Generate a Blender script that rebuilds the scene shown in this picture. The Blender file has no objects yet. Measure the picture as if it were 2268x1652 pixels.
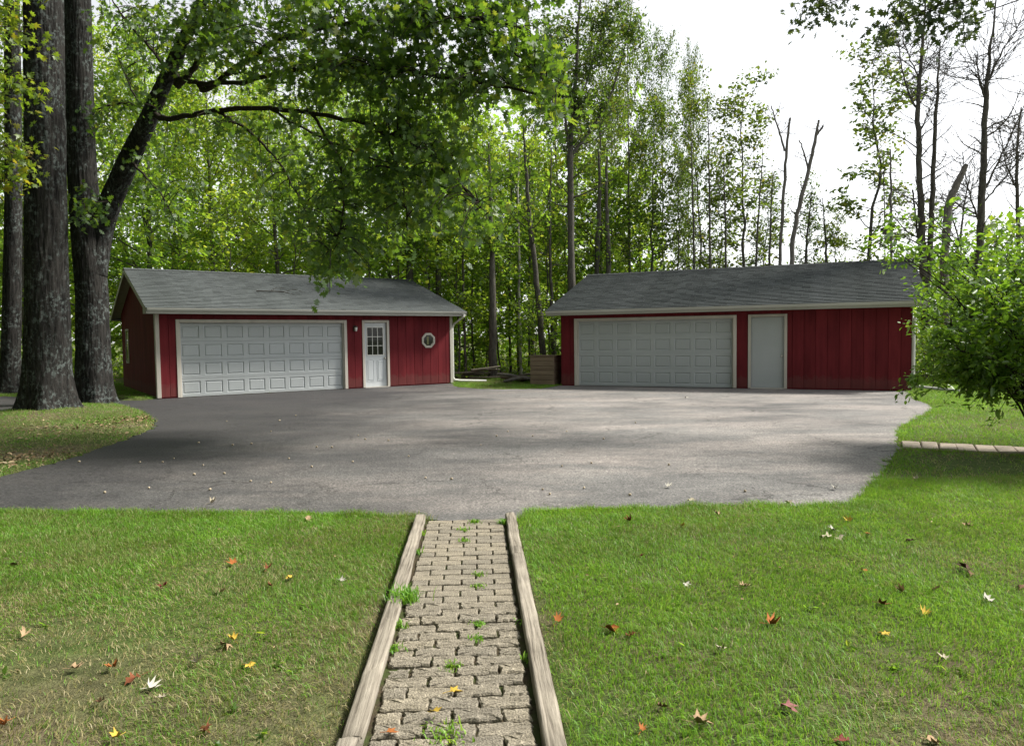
import bpy, math, random
import numpy as np
from mathutils import Vector, Matrix, noise as mnoise

# ------------------------------------------------------------------ camera, sky, sun, exposure
scene = bpy.context.scene
COL = scene.collection
R = math.radians
CAM_H, CAM_F, CAM_PITCH, CAM_ROLL = 1.562, 1592.0, 0.04841, -0.01239      # focal length for a 2268 px wide picture
_cp, _sp, _cr, _sr = math.cos(CAM_PITCH), math.sin(CAM_PITCH), math.cos(CAM_ROLL), math.sin(CAM_ROLL)
FW = Vector((0, _cp, -_sp)); _R0 = Vector((1, 0, 0)); _U0 = Vector((0, _sp, _cp))
RT = _cr * _R0 + _sr * _U0
UP = -_sr * _R0 + _cr * _U0
cam_data = bpy.data.cameras.new('camera')
cam_data.sensor_fit = 'HORIZONTAL'; cam_data.sensor_width = 36.0
cam_data.lens = CAM_F / 2268 * 36.0
cam_data.clip_start = 0.05; cam_data.clip_end = 3000
cam = bpy.data.objects.new('camera', cam_data); COL.objects.link(cam)
cam.matrix_world = Matrix(((RT.x, UP.x, -FW.x, 0), (RT.y, UP.y, -FW.y, 0), (RT.z, UP.z, -FW.z, CAM_H), (0, 0, 0, 1)))
scene.camera = cam

SUN_AZ, SUN_EL = R(77), R(47)
world = bpy.data.worlds.new('World'); scene.world = world; world.use_nodes = True
wn = world.node_tree; wn.nodes.clear()
sky = wn.nodes.new('ShaderNodeTexSky'); sky.sky_type = 'NISHITA'; sky.sun_disc = False
sky.sun_elevation = SUN_EL; sky.sun_rotation = SUN_AZ; sky.air_density = 1.0; sky.dust_density = 1.0; sky.ozone_density = 1.0
hs = wn.nodes.new('ShaderNodeHueSaturation'); hs.inputs['Saturation'].default_value = 0.12
bg = wn.nodes.new('ShaderNodeBackground'); bg.inputs['Strength'].default_value = 0.15
wo = wn.nodes.new('ShaderNodeOutputWorld')
wn.links.new(sky.outputs[0], hs.inputs['Color']); wn.links.new(hs.outputs[0], bg.inputs['Color']); wn.links.new(bg.outputs[0], wo.inputs[0])

sd = bpy.data.lights.new('sun', 'SUN'); sd.energy = 4.6; sd.angle = R(10.0); sd.color = (1.0, 0.95, 0.85)
sun = bpy.data.objects.new('sun', sd); COL.objects.link(sun)
SDIR = Vector((math.sin(SUN_AZ) * math.cos(SUN_EL), math.cos(SUN_AZ) * math.cos(SUN_EL), math.sin(SUN_EL)))
sun.rotation_euler = SDIR.to_track_quat('Z', 'Y').to_euler(); sun.location = (30, 30, 40)

scene.view_settings.view_transform = 'Standard'; scene.view_settings.look = 'None'
scene.view_settings.gamma = 1.0; scene.view_settings.exposure = 0.8
scene.render.engine = 'CYCLES'
scene.cycles.max_bounces = 7; scene.cycles.diffuse_bounces = 3; scene.cycles.transmission_bounces = 4
scene.cycles.glossy_bounces = 2
scene.cycles.use_denoising = True

# ------------------------------------------------------------------ pixel helpers (a pixel of the 2268 x 1652 picture -> a point at a real distance)
def ray(px, py):
    return FW + RT * ((px - 1134) / CAM_F) - UP * ((py - 826) / CAM_F)
def P(px, py, Y):
    d = ray(px, py); return Vector((0, 0, CAM_H)) + d * (Y / d.y)
def G(px, py, z=0.0):
    d = ray(px, py); return Vector((0, 0, CAM_H)) + d * ((z - CAM_H) / d.z)

# ------------------------------------------------------------------ object helpers
def tag(o, label=None, cat=None, group=None, kind=None):
    if label: o['label'] = label
    if cat: o['category'] = cat
    if group: o['group'] = group
    if kind: o['kind'] = kind
    return o
def link(o, parent=None):
    COL.objects.link(o)
    if parent is not None: o.parent = parent
    return o
def empty(name, loc=(0, 0, 0), rz=0.0):
    o = bpy.data.objects.new(name, None); o.location = loc; o.rotation_euler = (0, 0, rz); o.empty_display_size = 0.3
    return link(o)
def mesh_np(name, V, polys, mat=None, smooth=False, attrs=None):
    """V (n,3); polys: list of int arrays (m,k); attrs: {name: per-face float array}"""
    me = bpy.data.meshes.new(name)
    V = np.asarray(V, np.float32)
    polys = [np.asarray(p, np.int32) for p in polys if len(p)]
    loops = np.concatenate([p.ravel() for p in polys]); tot = np.concatenate([np.full(len(p), p.shape[1], np.int32) for p in polys])
    start = np.concatenate([[0], np.cumsum(tot)[:-1]]).astype(np.int32)
    me.vertices.add(len(V)); me.vertices.foreach_set('co', V.ravel())
    me.loops.add(len(loops)); me.loops.foreach_set('vertex_index', loops)
    me.polygons.add(len(tot)); me.polygons.foreach_set('loop_start', start); me.polygons.foreach_set('loop_total', tot)
    if smooth: me.polygons.foreach_set('use_smooth', np.ones(len(tot), bool))
    me.update(calc_edges=True)
    if attrs:
        for k, a in attrs.items():
            at = me.attributes.new(k, 'FLOAT', 'FACE'); at.data.foreach_set('value', np.asarray(a, np.float32))
    me.validate()
    if mat: me.materials.append(mat)
    return me
def ob(name, me, parent=None, loc=None, rz=None):
    o = bpy.data.objects.new(name, me)
    if loc is not None: o.location = loc
    if rz is not None: o.rotation_euler = (0, 0, rz)
    return link(o, parent)

class MB:
    """collects shapes into one mesh"""
    def __init__(s): s.v = []; s.f = []
    def add(s, vs, fs):
        n = len(s.v); s.v += [tuple(q) for q in vs]; s.f += [tuple(i + n for i in f) for f in fs]; return s
    def box(s, x0, x1, y0, y1, z0, z1):
        v = [(x0, y0, z0), (x1, y0, z0), (x1, y1, z0), (x0, y1, z0), (x0, y0, z1), (x1, y0, z1), (x1, y1, z1), (x0, y1, z1)]
        return s.add(v, [(0, 3, 2, 1), (4, 5, 6, 7), (0, 1, 5, 4), (1, 2, 6, 5), (2, 3, 7, 6), (3, 0, 4, 7)])
    def bbox(s, x0, x1, y0, y1, z0, z1, b=0.004):
        """box whose front (-y) edges are bevelled"""
        v = [(x0, y0 + b, z0), (x1, y0 + b, z0), (x1, y0 + b, z1), (x0, y0 + b, z1), (x0 + b, y0, z0 + b), (x1 - b, y0, z0 + b), (x1 - b, y0, z1 - b), (x0 + b, y0, z1 - b),
             (x0, y1, z0), (x1, y1, z0), (x1, y1, z1), (x0, y1, z1)]
        return s.add(v, [(4, 5, 6, 7), (0, 1, 5, 4), (1, 2, 6, 5), (2, 3, 7, 6), (3, 0, 4, 7), (8, 9, 1, 0), (9, 10, 2, 1), (10, 11, 3, 2), (11, 8, 0, 3), (9, 8, 11, 10)])
    def prism(s, pts, d):
        """polygon pts extruded by vector d"""
        n = len(pts); d = Vector(d); a = [Vector(q) for q in pts]; b = [q + d for q in a]
        return s.add(a + b, [tuple(range(n))[::-1], tuple(range(n, 2 * n))] + [(i, (i + 1) % n, n + (i + 1) % n, n + i) for i in range(n)])
    def tube(s, pts, rad, n=8, cap=True):
        V, F = tube_np(np.array([tuple(q) for q in pts], float), np.array(rad, float) if hasattr(rad, '__len__') else np.full(len(pts), rad), n)
        s.add(V, F)
        if cap:
            k = len(s.v) - len(V); m = len(pts)
            s.f.append(tuple(k + i for i in range(n))[::-1]); s.f.append(tuple(k + (m - 1) * n + i for i in range(n)))
        return s
    def build(s, name, mat, parent=None, smooth=False):
        me = bpy.data.meshes.new(name); me.from_pydata(s.v, [], s.f); me.update()
        if smooth: me.polygons.foreach_set('use_smooth', [True] * len(me.polygons))
        if mat: me.materials.append(mat)
        return ob(name, me, parent)

def tube_np(pts, rad, n):
    pts = np.asarray(pts, float); m = len(pts)
    T = np.gradient(pts, axis=0); T /= (np.linalg.norm(T, axis=1, keepdims=True) + 1e-9)
    ref = np.array([1.0, 0.13, 0.07]) if abs(T[0][2]) > .8 else np.array([0.05, 0.03, 1.0])
    A = np.zeros_like(T); a = ref
    for i in range(m):
        a = a - T[i] * np.dot(a, T[i]); a = a / (np.linalg.norm(a) + 1e-9); A[i] = a
    B = np.cross(T, A)
    th = np.arange(n) / n * 2 * math.pi
    V = pts[:, None, :] + rad[:, None, None] * (np.cos(th)[None, :, None] * A[:, None, :] + np.sin(th)[None, :, None] * B[:, None, :])
    i = np.arange(m - 1)[:, None] * n; j = np.arange(n)[None, :]; j2 = (j + 1) % n
    F = np.stack([i + j, i + j2, i + n + j2, i + n + j], -1).reshape(-1, 4)
    return V.reshape(-1, 3), F

class Wood:
    """collects branch tubes fast"""
    def __init__(s): s.V = []; s.F = []; s.n = 0
    def tube(s, pts, rad, n):
        V, F = tube_np(pts, np.asarray(rad, float), n); s.V.append(V); s.F.append(F + s.n); s.n += len(V)
    def mesh(s, name, mat): return mesh_np(name, np.concatenate(s.V), [np.concatenate(s.F)], mat, smooth=True)

# ------------------------------------------------------------------ materials
def nmat(name):
    m = bpy.data.materials.new(name); m.use_nodes = True; nt = m.node_tree; nt.nodes.clear()
    out = nt.nodes.new('ShaderNodeOutputMaterial'); return m, nt, out
def N(nt, kind, **kw):
    n = nt.nodes.new(kind)
    for k, v in kw.items():
        if k in n.inputs: n.inputs[k].default_value = v
        else: setattr(n, k, v)
    return n
def ramp(nt, fac, stops, interp='LINEAR'):
    r = nt.nodes.new('ShaderNodeValToRGB'); r.color_ramp.interpolation = interp
    els = r.color_ramp.elements
    while len(els) < len(stops): els.new(0.5)
    for e, (p, c) in zip(els, stops):
        e.position = p; e.color = (*c, 1) if len(c) == 3 else c
    nt.links.new(fac, r.inputs[0]); return r
def obj_co(nt): return nt.nodes.new('ShaderNodeTexCoord').outputs['Object']
def mapping(nt, co, scale=(1, 1, 1), rot=(0, 0, 0)):
    m = nt.nodes.new('ShaderNodeMapping'); m.inputs['Scale'].default_value = scale; m.inputs['Rotation'].default_value = rot
    nt.links.new(co, m.inputs[0]); return m.outputs[0]
def noise(nt, co, scale, detail=4, rough=.55, dist=0):
    n = nt.nodes.new('ShaderNodeTexNoise'); n.inputs['Scale'].default_value = scale; n.inputs['Detail'].default_value = detail
    n.inputs['Roughness'].default_value = rough; n.inputs['Distortion'].default_value = dist
    nt.links.new(co, n.inputs['Vector']); return n.outputs['Fac']
def mix(nt, fac, a, b, kind='MIX'):
    m = nt.nodes.new('ShaderNodeMix'); m.data_type = 'RGBA'; m.blend_type = kind
    for sock, val in ((m.inputs[0], fac), (m.inputs[6], a), (m.inputs[7], b)):
        if hasattr(val, 'is_linked') or hasattr(val, 'links'): nt.links.new(val, sock)
        else: sock.default_value = val if not isinstance(val, tuple) else ((*val, 1) if len(val) == 3 else val)
    return m.outputs[2]
def bsdf(nt, out, color, rough=.7, spec=.3, bump=None, bstr=.3, bdist=.01, metal=0):
    b = nt.nodes.new('ShaderNodeBsdfPrincipled')
    if hasattr(color, 'links'): nt.links.new(color, b.inputs['Base Color'])
    else: b.inputs['Base Color'].default_value = (*color, 1)
    if hasattr(rough, 'links'): nt.links.new(rough, b.inputs['Roughness'])
    else: b.inputs['Roughness'].default_value = rough
    b.inputs['Specular IOR Level'].default_value = spec; b.inputs['Metallic'].default_value = metal
    if bump is not None:
        bp = nt.nodes.new('ShaderNodeBump'); bp.inputs['Strength'].default_value = bstr; bp.inputs['Distance'].default_value = bdist
        nt.links.new(bump, bp.inputs['Height']); nt.links.new(bp.outputs[0], b.inputs['Normal'])
    nt.links.new(b.outputs[0], out.inputs[0]); return b
def rnd_obj(nt): return nt.nodes.new('ShaderNodeObjectInfo').outputs['Random']

def mat_paint(name, c1, c2, scale=(3, 3, .6), rough=.55, spec=.3, grain=True, vary=.25, splash=0):
    m, nt, out = nmat(name); co = obj_co(nt)
    a = noise(nt, mapping(nt, co, scale), 1.0, 6, .6)
    col = ramp(nt, a, [(.3, c1), (.75, c2)]).outputs[0]
    f = noise(nt, mapping(nt, co, (60, 60, 3)), 1.0, 4, .6)
    if vary:
        mm = nt.nodes.new('ShaderNodeMath'); mm.operation = 'MULTIPLY_ADD'; nt.links.new(rnd_obj(nt), mm.inputs[0]); mm.inputs[1].default_value = vary; mm.inputs[2].default_value = 1 - vary / 2
        cb = nt.nodes.new('ShaderNodeCombineColor'); 
        for i in range(3): nt.links.new(mm.outputs[0], cb.inputs[i])
        col = mix(nt, 1.0, col, cb.outputs[0], 'MULTIPLY')
    if splash:      # mud splashed up from the ground and faint run-off streaks
        sp = nt.nodes.new('ShaderNodeSeparateXYZ'); nt.links.new(co, sp.inputs[0])
        k = N(nt, 'ShaderNodeMath', operation='MULTIPLY_ADD'); nt.links.new(noise(nt, co, 7, 5, .7), k.inputs[0]); k.inputs[1].default_value = -.55; nt.links.new(sp.outputs[2], k.inputs[2])
        col = mix(nt, ramp(nt, k.outputs[0], [(0, (splash,) * 3), (.12, (0, 0, 0))]).outputs[0], col, (.13, .105, .085))
        st = noise(nt, mapping(nt, co, (14, 14, .5)), 1.0, 4, .6); col = mix(nt, 1.0, col, ramp(nt, st, [(.35, (.9, .9, .9)), (.65, (1.05, 1.05, 1.05))]).outputs[0], 'MULTIPLY')
    bsdf(nt, out, col, rough, spec, f if grain else None, .25, .004); return m
M = {}
M['red'] = mat_paint('red_siding_paint', (.10, .014, .018), (.165, .023, .028), (3, 3, .8), .75, .08, splash=.2)
M['redp'] = mat_paint('red_wall_core', (.10, .010, .016), (.14, .014, .02), (2, 2, .5), .8, .05)
M['trim'] = mat_paint('cream_trim_paint', (.40, .375, .33), (.50, .47, .42), (3, 3, 1), .5, .3)
M['fascia'] = mat_paint('grey_fascia_metal', (.36, .36, .33), (.45, .45, .42), (.6, 3, 3), .4, .4, grain=False)
M['gdoor'] = mat_paint('garage_door_enamel', (.36, .385, .395), (.43, .455, .465), (.8, .8, 1.2), .45, .35, grain=True, vary=.05)
M['door'] = mat_paint('entry_door_enamel', (.48, .51, .53), (.55, .58, .60), (1, 1, 1), .4, .35, grain=False, vary=0)
M['concrete'] = mat_paint('concrete', (.25, .24, .22), (.36, .35, .33), (4, 4, 4), .85, .2)
M['metal'] = mat_paint('brushed_metal', (.45, .43, .38), (.55, .52, .48), (4, 4, 4), .3, .5, grain=False, vary=0)
M['dark'] = mat_paint('dark_bronze', (.03, .025, .02), (.06, .05, .04), (4, 4, 4), .5, .4, grain=False, vary=0)
M['white'] = mat_paint('white_enamel', (.6, .6, .57), (.7, .7, .67), (4, 4, 4), .4, .4, grain=False, vary=0)
def mat_glass():
    m, nt, out = nmat('window_glass')
    b = N(nt, 'ShaderNodeBsdfPrincipled'); b.inputs['Base Color'].default_value = (.012, .015, .012, 1); b.inputs['Roughness'].default_value = .04
    b.inputs['Specular IOR Level'].default_value = .3
    nt.links.new(b.outputs[0], out.inputs[0]); return m
M['glass'] = mat_glass()
def mat_curtain():
    m, nt, out = nmat('window_curtain'); co = obj_co(nt)
    w = nt.nodes.new('ShaderNodeTexWave'); w.inputs['Scale'].default_value = 9; w.inputs['Distortion'].default_value = 2; nt.links.new(co, w.inputs[0])
    bsdf(nt, out, ramp(nt, w.outputs['Fac'], [(0, (.12, .12, .06)), (1, (.26, .25, .14))]).outputs[0], .9); return m
M['curtain'] = mat_curtain()
def mat_shingle():
    m, nt, out = nmat('asphalt_shingle'); co = obj_co(nt)
    at = N(nt, 'ShaderNodeAttribute', attribute_name='rnd')
    col = ramp(nt, at.outputs['Fac'], [(0, (.02, .023, .024)), (.22, (.032, .036, .038)), (.5, (.108, .121, .125)), (1, (.15, .167, .172))]).outputs[0]
    g = noise(nt, co, 260, 2, .7)
    gr = ramp(nt, g, [(.35, (.55, .55, .55)), (.7, (1.3, 1.3, 1.3))]).outputs[0]
    s = noise(nt, mapping(nt, co, (.7, 1.6, 1)), 1.0, 5, .6)
    st = ramp(nt, s, [(.35, (.85, .87, .84)), (.65, (1.13, 1.13, 1.12))]).outputs[0]
    col = mix(nt, 1.0, mix(nt, 1.0, col, gr, 'MULTIPLY'), st, 'MULTIPLY')
    bsdf(nt, out, col, .85, .25, g, .5, .003); return m
M['shingle'] = mat_shingle()
def mat_asphalt():
    m, nt, out = nmat('asphalt'); co = obj_co(nt)
    fine = noise(nt, co, 38, 6, .9)
    mid = noise(nt, co, 9, 7, .75)
    big = noise(nt, mapping(nt, co, (.30, .48, 1)), 1.0, 8, .7, .3)
    dust = noise(nt, mapping(nt, co, (.2, .5, 1), (0, 0, .12)), 1.5, 9, .72, .3)
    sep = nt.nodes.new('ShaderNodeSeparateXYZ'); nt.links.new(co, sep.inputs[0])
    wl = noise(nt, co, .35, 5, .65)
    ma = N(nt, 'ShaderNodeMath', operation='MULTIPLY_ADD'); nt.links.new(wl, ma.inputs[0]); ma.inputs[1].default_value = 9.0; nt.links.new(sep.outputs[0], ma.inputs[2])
    # asphalt gets darker towards the left, with a noisy border
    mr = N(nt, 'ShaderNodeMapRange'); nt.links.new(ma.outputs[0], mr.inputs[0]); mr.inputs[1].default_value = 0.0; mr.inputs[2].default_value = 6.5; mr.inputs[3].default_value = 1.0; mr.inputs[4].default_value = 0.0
    c = ramp(nt, big, [(.34, (.085, .085, .086)), (.55, (.165, .163, .16)), (.72, (.235, .228, .222))]).outputs[0]
    df = ramp(nt, dust, [(.44, (0, 0, 0)), (.70, (.85, .85, .85))]).outputs[0]
    c = mix(nt, df, c, (.30, .272, .255))
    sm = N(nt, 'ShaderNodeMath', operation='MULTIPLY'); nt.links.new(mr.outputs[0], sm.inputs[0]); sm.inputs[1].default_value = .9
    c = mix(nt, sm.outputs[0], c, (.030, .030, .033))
    c = mix(nt, 1.0, c, ramp(nt, mid, [(.28, (.6, .6, .61)), (.72, (1.4, 1.38, 1.36))]).outputs[0], 'MULTIPLY')
    c = mix(nt, 1.0, c, ramp(nt, fine, [(.37, (.34, .34, .34)), (.5, (.95, .95, .95)), (.62, (2.1, 2.06, 2.0))]).outputs[0], 'MULTIPLY')
    wob = N(nt, 'ShaderNodeTexNoise'); wob.inputs['Scale'].default_value = 1.6; wob.inputs['Detail'].default_value = 8; wob.inputs['Roughness'].default_value = .7; nt.links.new(co, wob.inputs['Vector'])
    va = N(nt, 'ShaderNodeVectorMath', operation='MULTIPLY_ADD'); nt.links.new(wob.outputs['Color'], va.inputs[0]); va.inputs[1].default_value = (1.1, 1.1, 0); nt.links.new(co, va.inputs[2])
    vo = N(nt, 'ShaderNodeTexVoronoi', feature='DISTANCE_TO_EDGE'); vo.inputs['Scale'].default_value = .7; nt.links.new(va.outputs[0], vo.inputs['Vector'])
    cmr = ramp(nt, noise(nt, co, .5, 4, .6), [(.45, (0, 0, 0)), (.56, (.8, .8, .8))]).outputs[0]
    cr = ramp(nt, vo.outputs['Distance'], [(0.0, (1, 1, 1)), (.004, (.75, .75, .75)), (.010, (0, 0, 0))]).outputs[0]
    ck = mix(nt, 1.0, cr, cmr, 'MULTIPLY')
    c = mix(nt, ck, c, (.022, .02, .019))
    h = mix(nt, ck, fine, (0, 0, 0))
    bsdf(nt, out, c, ramp(nt, mid, [(.3, (.6,) * 3), (.7, (.85,) * 3)]).outputs[0], .2, h, .8, .007); return m
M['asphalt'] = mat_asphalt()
def mat_ground():
    m, nt, out = nmat('lawn_soil'); co = obj_co(nt)
    a = noise(nt, co, .55, 5, .6); b = noise(nt, co, 9, 5, .7); f = noise(nt, co, 90, 3, .7)
    soil = ramp(nt, b, [(.3, (.07, .055, .036)), (.7, (.20, .16, .105))]).outputs[0]
    green = ramp(nt, b, [(.3, (.035, .07, .012)), (.7, (.085, .15, .028))]).outputs[0]
    c = mix(nt, ramp(nt, a, [(.36, (1, 1, 1)), (.56, (.2, .2, .2))]).outputs[0], green, soil)
    c = mix(nt, 1.0, c, ramp(nt, f, [(.3, (.5, .5, .5)), (.7, (1.4, 1.4, 1.4))]).outputs[0], 'MULTIPLY')
    bsdf(nt, out, c, .95, .1, f, .8, .02); return m
M['ground'] = mat_ground()
def mat_bark(name, c1, c2, lich=(.30, .33, .28), amount=.5, vs=1.0, bstr=.9):
    m, nt, out = nmat(name); co = obj_co(nt)
    v = noise(nt, mapping(nt, co, (16 * vs, 16 * vs, 2.2 * vs)), 1.0, 6, .65, .6)
    f = noise(nt, co, 60 * vs, 4, .7)
    c = ramp(nt, v, [(.34, c1), (.62, c2)]).outputs[0]
    c = mix(nt, 1.0, c, ramp(nt, f, [(.3, (.6, .6, .6)), (.7, (1.35, 1.35, 1.35))]).outputs[0], 'MULTIPLY')
    if amount > 0:
        l = noise(nt, co, 2.3 * vs, 3, .6); l2 = noise(nt, mapping(nt, co, (1, 1, .7)), 14 * vs, 5, .7)
        lf = mix(nt, 1.0, ramp(nt, l, [(.42, (0, 0, 0)), (.58, (1, 1, 1))]).outputs[0], ramp(nt, l2, [(.5, (0, 0, 0)), (.58, (amount,) * 3)]).outputs[0], 'MULTIPLY')
        c = mix(nt, lf, c, lich)
    bsdf(nt, out, c, .95, .1, v, bstr, .03 / vs); return m
def mat_dirt():
    m, nt, out = nmat('path_dirt'); co = obj_co(nt); b = noise(nt, co, 12, 5, .7); f = noise(nt, co, 120, 3, .7)
    c = ramp(nt, b, [(.3, (.03, .023, .015)), (.7, (.085, .066, .043))]).outputs[0]; c = mix(nt, 1.0, c, ramp(nt, f, [(.3, (.5,) * 3), (.7, (1.5,) * 3)]).outputs[0], 'MULTIPLY')
    g = noise(nt, co, 5, 5, .7); c = mix(nt, ramp(nt, g, [(.45, (0, 0, 0)), (.62, (.75, .75, .75))]).outputs[0], c, (.05, .075, .02))
    bsdf(nt, out, c, .95, .1, f, .8, .01); return m
M['dirt'] = mat_dirt()
M['bark'] = mat_bark('old_maple_bark', (.006, .006, .006), (.036, .034, .032), (.11, .13, .125), .75)
M['bark2'] = mat_bark('forest_bark', (.045, .041, .036), (.115, .105, .092), (.2, .22, .18), .35, 2)
M['bark_pale'] = mat_bark('pale_dead_wood', (.09, .082, .075), (.19, .175, .16), (.3, .3, .27), .3, 2, .5)
M['twig'] = mat_bark('twig_bark', (.018, .015, .012), (.05, .042, .034), amount=0, vs=3, bstr=.3)
M['birch'] = mat_bark('birch_bark', (.12, .11, .10), (.55, .53, .49), amount=0, vs=1.4, bstr=.3)

def mat_leaf(name, stops, tstops, trans=.5, gloss=.06, rough=.4):
    m, nt, out = nmat(name)
    at = N(nt, 'ShaderNodeAttribute', attribute_name='rnd')
    c = ramp(nt, at.outputs['Fac'], stops).outputs[0]; t = ramp(nt, at.outputs['Fac'], tstops).outputs[0]
    oi = rnd_obj(nt)
    tint = ramp(nt, oi, [(0, (.86, .95, .9)), (.5, (1, 1, 1)), (1, (1.12, 1.03, .9))]).outputs[0]
    c = mix(nt, 1.0, c, tint, 'MULTIPLY'); t = mix(nt, 1.0, t, tint, 'MULTIPLY')
    d = N(nt, 'ShaderNodeBsdfDiffuse'); nt.links.new(c, d.inputs[0])
    tr = N(nt, 'ShaderNodeBsdfTranslucent'); nt.links.new(t, tr.inputs[0])
    m1 = N(nt, 'ShaderNodeMixShader'); m1.inputs[0].default_value = trans
    nt.links.new(d.outputs[0], m1.inputs[1]); nt.links.new(tr.outputs[0], m1.inputs[2])
    g = N(nt, 'ShaderNodeBsdfGlossy'); g.inputs['Roughness'].default_value = rough; g.inputs['Color'].default_value = (.9, .95, .9, 1)
    m2 = N(nt, 'ShaderNodeMixShader'); m2.inputs[0].default_value = gloss
    nt.links.new(m1.outputs[0], m2.inputs[1]); nt.links.new(g.outputs[0], m2.inputs[2]); nt.links.new(m2.outputs[0], out.inputs[0]); return m
M['oak'] = mat_leaf('oak_leaf', [(0, (.026, .056, .018)), (.6, (.046, .098, .026)), (.93, (.075, .135, .03)), (1, (.14, .14, .03))],
                    [(0, (.10, .21, .018)), (.7, (.19, .34, .025)), (1, (.34, .38, .035))], .45, .03, .5)
M['oak_dark'] = mat_leaf('oak_leaf_painted_shade', [(0, (.02, .042, .018)), (1, (.05, .08, .03))], [(0, (.08, .14, .02)), (1, (.16, .22, .03))], .22, .03, .5)  # same oak leaf, its backlit darkness painted into the colour
M['maple'] = mat_leaf('forest_leaf', [(0, (.048, .088, .02)), (.6, (.092, .155, .03)), (1, (.16, .20, .04))],
                      [(0, (.23, .39, .03)), (.6, (.37, .57, .045)), (1, (.58, .60, .06))], .58, .02, .45)
M['ash'] = mat_leaf('ash_leaf', [(0, (.028, .052, .014)), (.7, (.05, .088, .018)), (1, (.10, .10, .025))],
                    [(0, (.10, .17, .02)), (.7, (.18, .27, .025)), (1, (.32, .28, .04))], .48, .02, .45)
M['bush'] = mat_leaf('bush_leaf', [(0, (.05, .10, .016)), (.7, (.10, .19, .025)), (1, (.17, .25, .04))],
                     [(0, (.18, .33, .02)), (.7, (.30, .50, .03)), (1, (.46, .55, .04))], .45, .05, .4)
M['yellow'] = mat_leaf('turning_maple_leaf', [(0, (.06, .11, .015)), (.7, (.12, .16, .02)), (1, (.26, .20, .02))],
                       [(0, (.2, .34, .02)), (.7, (.36, .44, .03)), (1, (.55, .42, .03))], .5, .03, .45)
M['grass'] = mat_leaf('grass_blade', [(0, (.44, .38, .23)), (.22, (.28, .26, .11)), (.4, (.08, .20, .02)), (.75, (.145, .33, .03)), (1, (.25, .43, .05))],
                      [(0, (.34, .29, .15)), (.22, (.27, .26, .09)), (.4, (.17, .31, .03)), (.75, (.25, .45, .04)), (1, (.38, .55, .06))], .42, .018, .45)
def mat_brick():
    m, nt, out = nmat('weathered_paver'); co = obj_co(nt)
    f = noise(nt, co, 130, 3, .75); b = noise(nt, co, 9, 5, .65)
    c = ramp(nt, b, [(.3, (.17, .152, .122)), (.7, (.28, .252, .205))]).outputs[0]
    c = mix(nt, 1.0, c, ramp(nt, f, [(.33, (.32, .32, .32)), (.5, (1, 1, 1)), (.70, (1.9, 1.9, 1.85))]).outputs[0], 'MULTIPLY')
    t = ramp(nt, rnd_obj(nt), [(0, (.86, .86, .86)), (.5, (1, .99, .97)), (1, (1.1, 1.08, 1.03))]).outputs[0]
    bsdf(nt, out, mix(nt, 1.0, c, t, 'MULTIPLY'), .9, .15, f, .9, .008); return m
M['brick'] = mat_brick()
def mat_timber():
    m, nt, out = nmat('weathered_timber'); co = obj_co(nt)
    g = noise(nt, mapping(nt, co, (34, 1.3, 34)), 1.0, 7, .68, .4)
    b = noise(nt, co, 3, 4, .6)
    c = ramp(nt, g, [(.32, (.06, .052, .043)), (.45, (.22, .20, .168)), (.7, (.40, .37, .32))]).outputs[0]
    c = mix(nt, 1.0, c, ramp(nt, b, [(.3, (.72, .7, .68)), (.7, (1.15, 1.12, 1.08))]).outputs[0], 'MULTIPLY')
    bsdf(nt, out, c, .9, .15, g, .9, .012); return m
M['timber'] = mat_timber()
M['plank'] = mat_paint('brown_stained_plank', (.15, .11, .075), (.27, .205, .145), (1, 1, 8), .85, .15)
M['oldboard'] = mat_paint('grey_old_board', (.09, .08, .065), (.2, .18, .145), (2, 2, 8), .9, .1)
M['paver'] = mat_paint('pale_paver', (.30, .25, .20), (.42, .36, .30), (9, 9, 9), .9, .15)
M['acorn'] = mat_paint('acorn', (.28, .23, .16), (.45, .38, .28), (9, 9, 9), .6, .2, grain=False)

# ------------------------------------------------------------------ ground plan
from_px = lambda pts: np.array([tuple(G(*q))[:2] for q in pts])
GL = dict(x=-9.814, y=19.885, a=0.609, L=9.39, ez=2.51, hd=3.619, rz=3.891, of=.50, os=.30, d0=.497, d1=5.529, dt=2.201, m0=6.05, m1=7.0)
GR = dict(x=1.623, y=23.419, a=-0.415, L=9.993, ez=2.43, hd=4.094, rz=3.909, of=.402, os=.376, d0=.447, d1=5.476, dt=2.16, m0=5.80, m1=6.87)
def gpt(g, u, v, z=0): 
    c, s = math.cos(g['a']), math.sin(g['a']); return (g['x'] + u * c - v * s, g['y'] + u * s + v * c, z)
drive = [(-260, 1128), (-60, 1130), (150, 1131), (320, 1133), (520, 1135), (720, 1137), (905, 1141), (930, 1150), (1060, 1150), (1150, 1149), (1165, 1133), (1300, 1127), (1500, 1122), (1700, 1118), (1840, 1118), (1890, 1112),
         (1925, 1075), (1955, 1040), (1982, 1008), (1990, 990), (1984, 962), (1990, 944), (2030, 925), (2066, 905), (2050, 893), (2022, 884)]
drive = [tuple(q) for q in from_px(drive)]
drive += [gpt(GR, 9.9, .05)[:2], gpt(GR, 5, .05)[:2], gpt(GR, -.05, .05)[:2]]
drive += [tuple(q) for q in from_px([(1200, 861), (1120, 862), (1060, 861), (1010, 857)])]
drive += [gpt(GL, 9.45, .05)[:2], gpt(GL, 4.5, .05)[:2], gpt(GL, -.05, .05)[:2], gpt(GL, -.5, -.3)[:2]]
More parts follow.
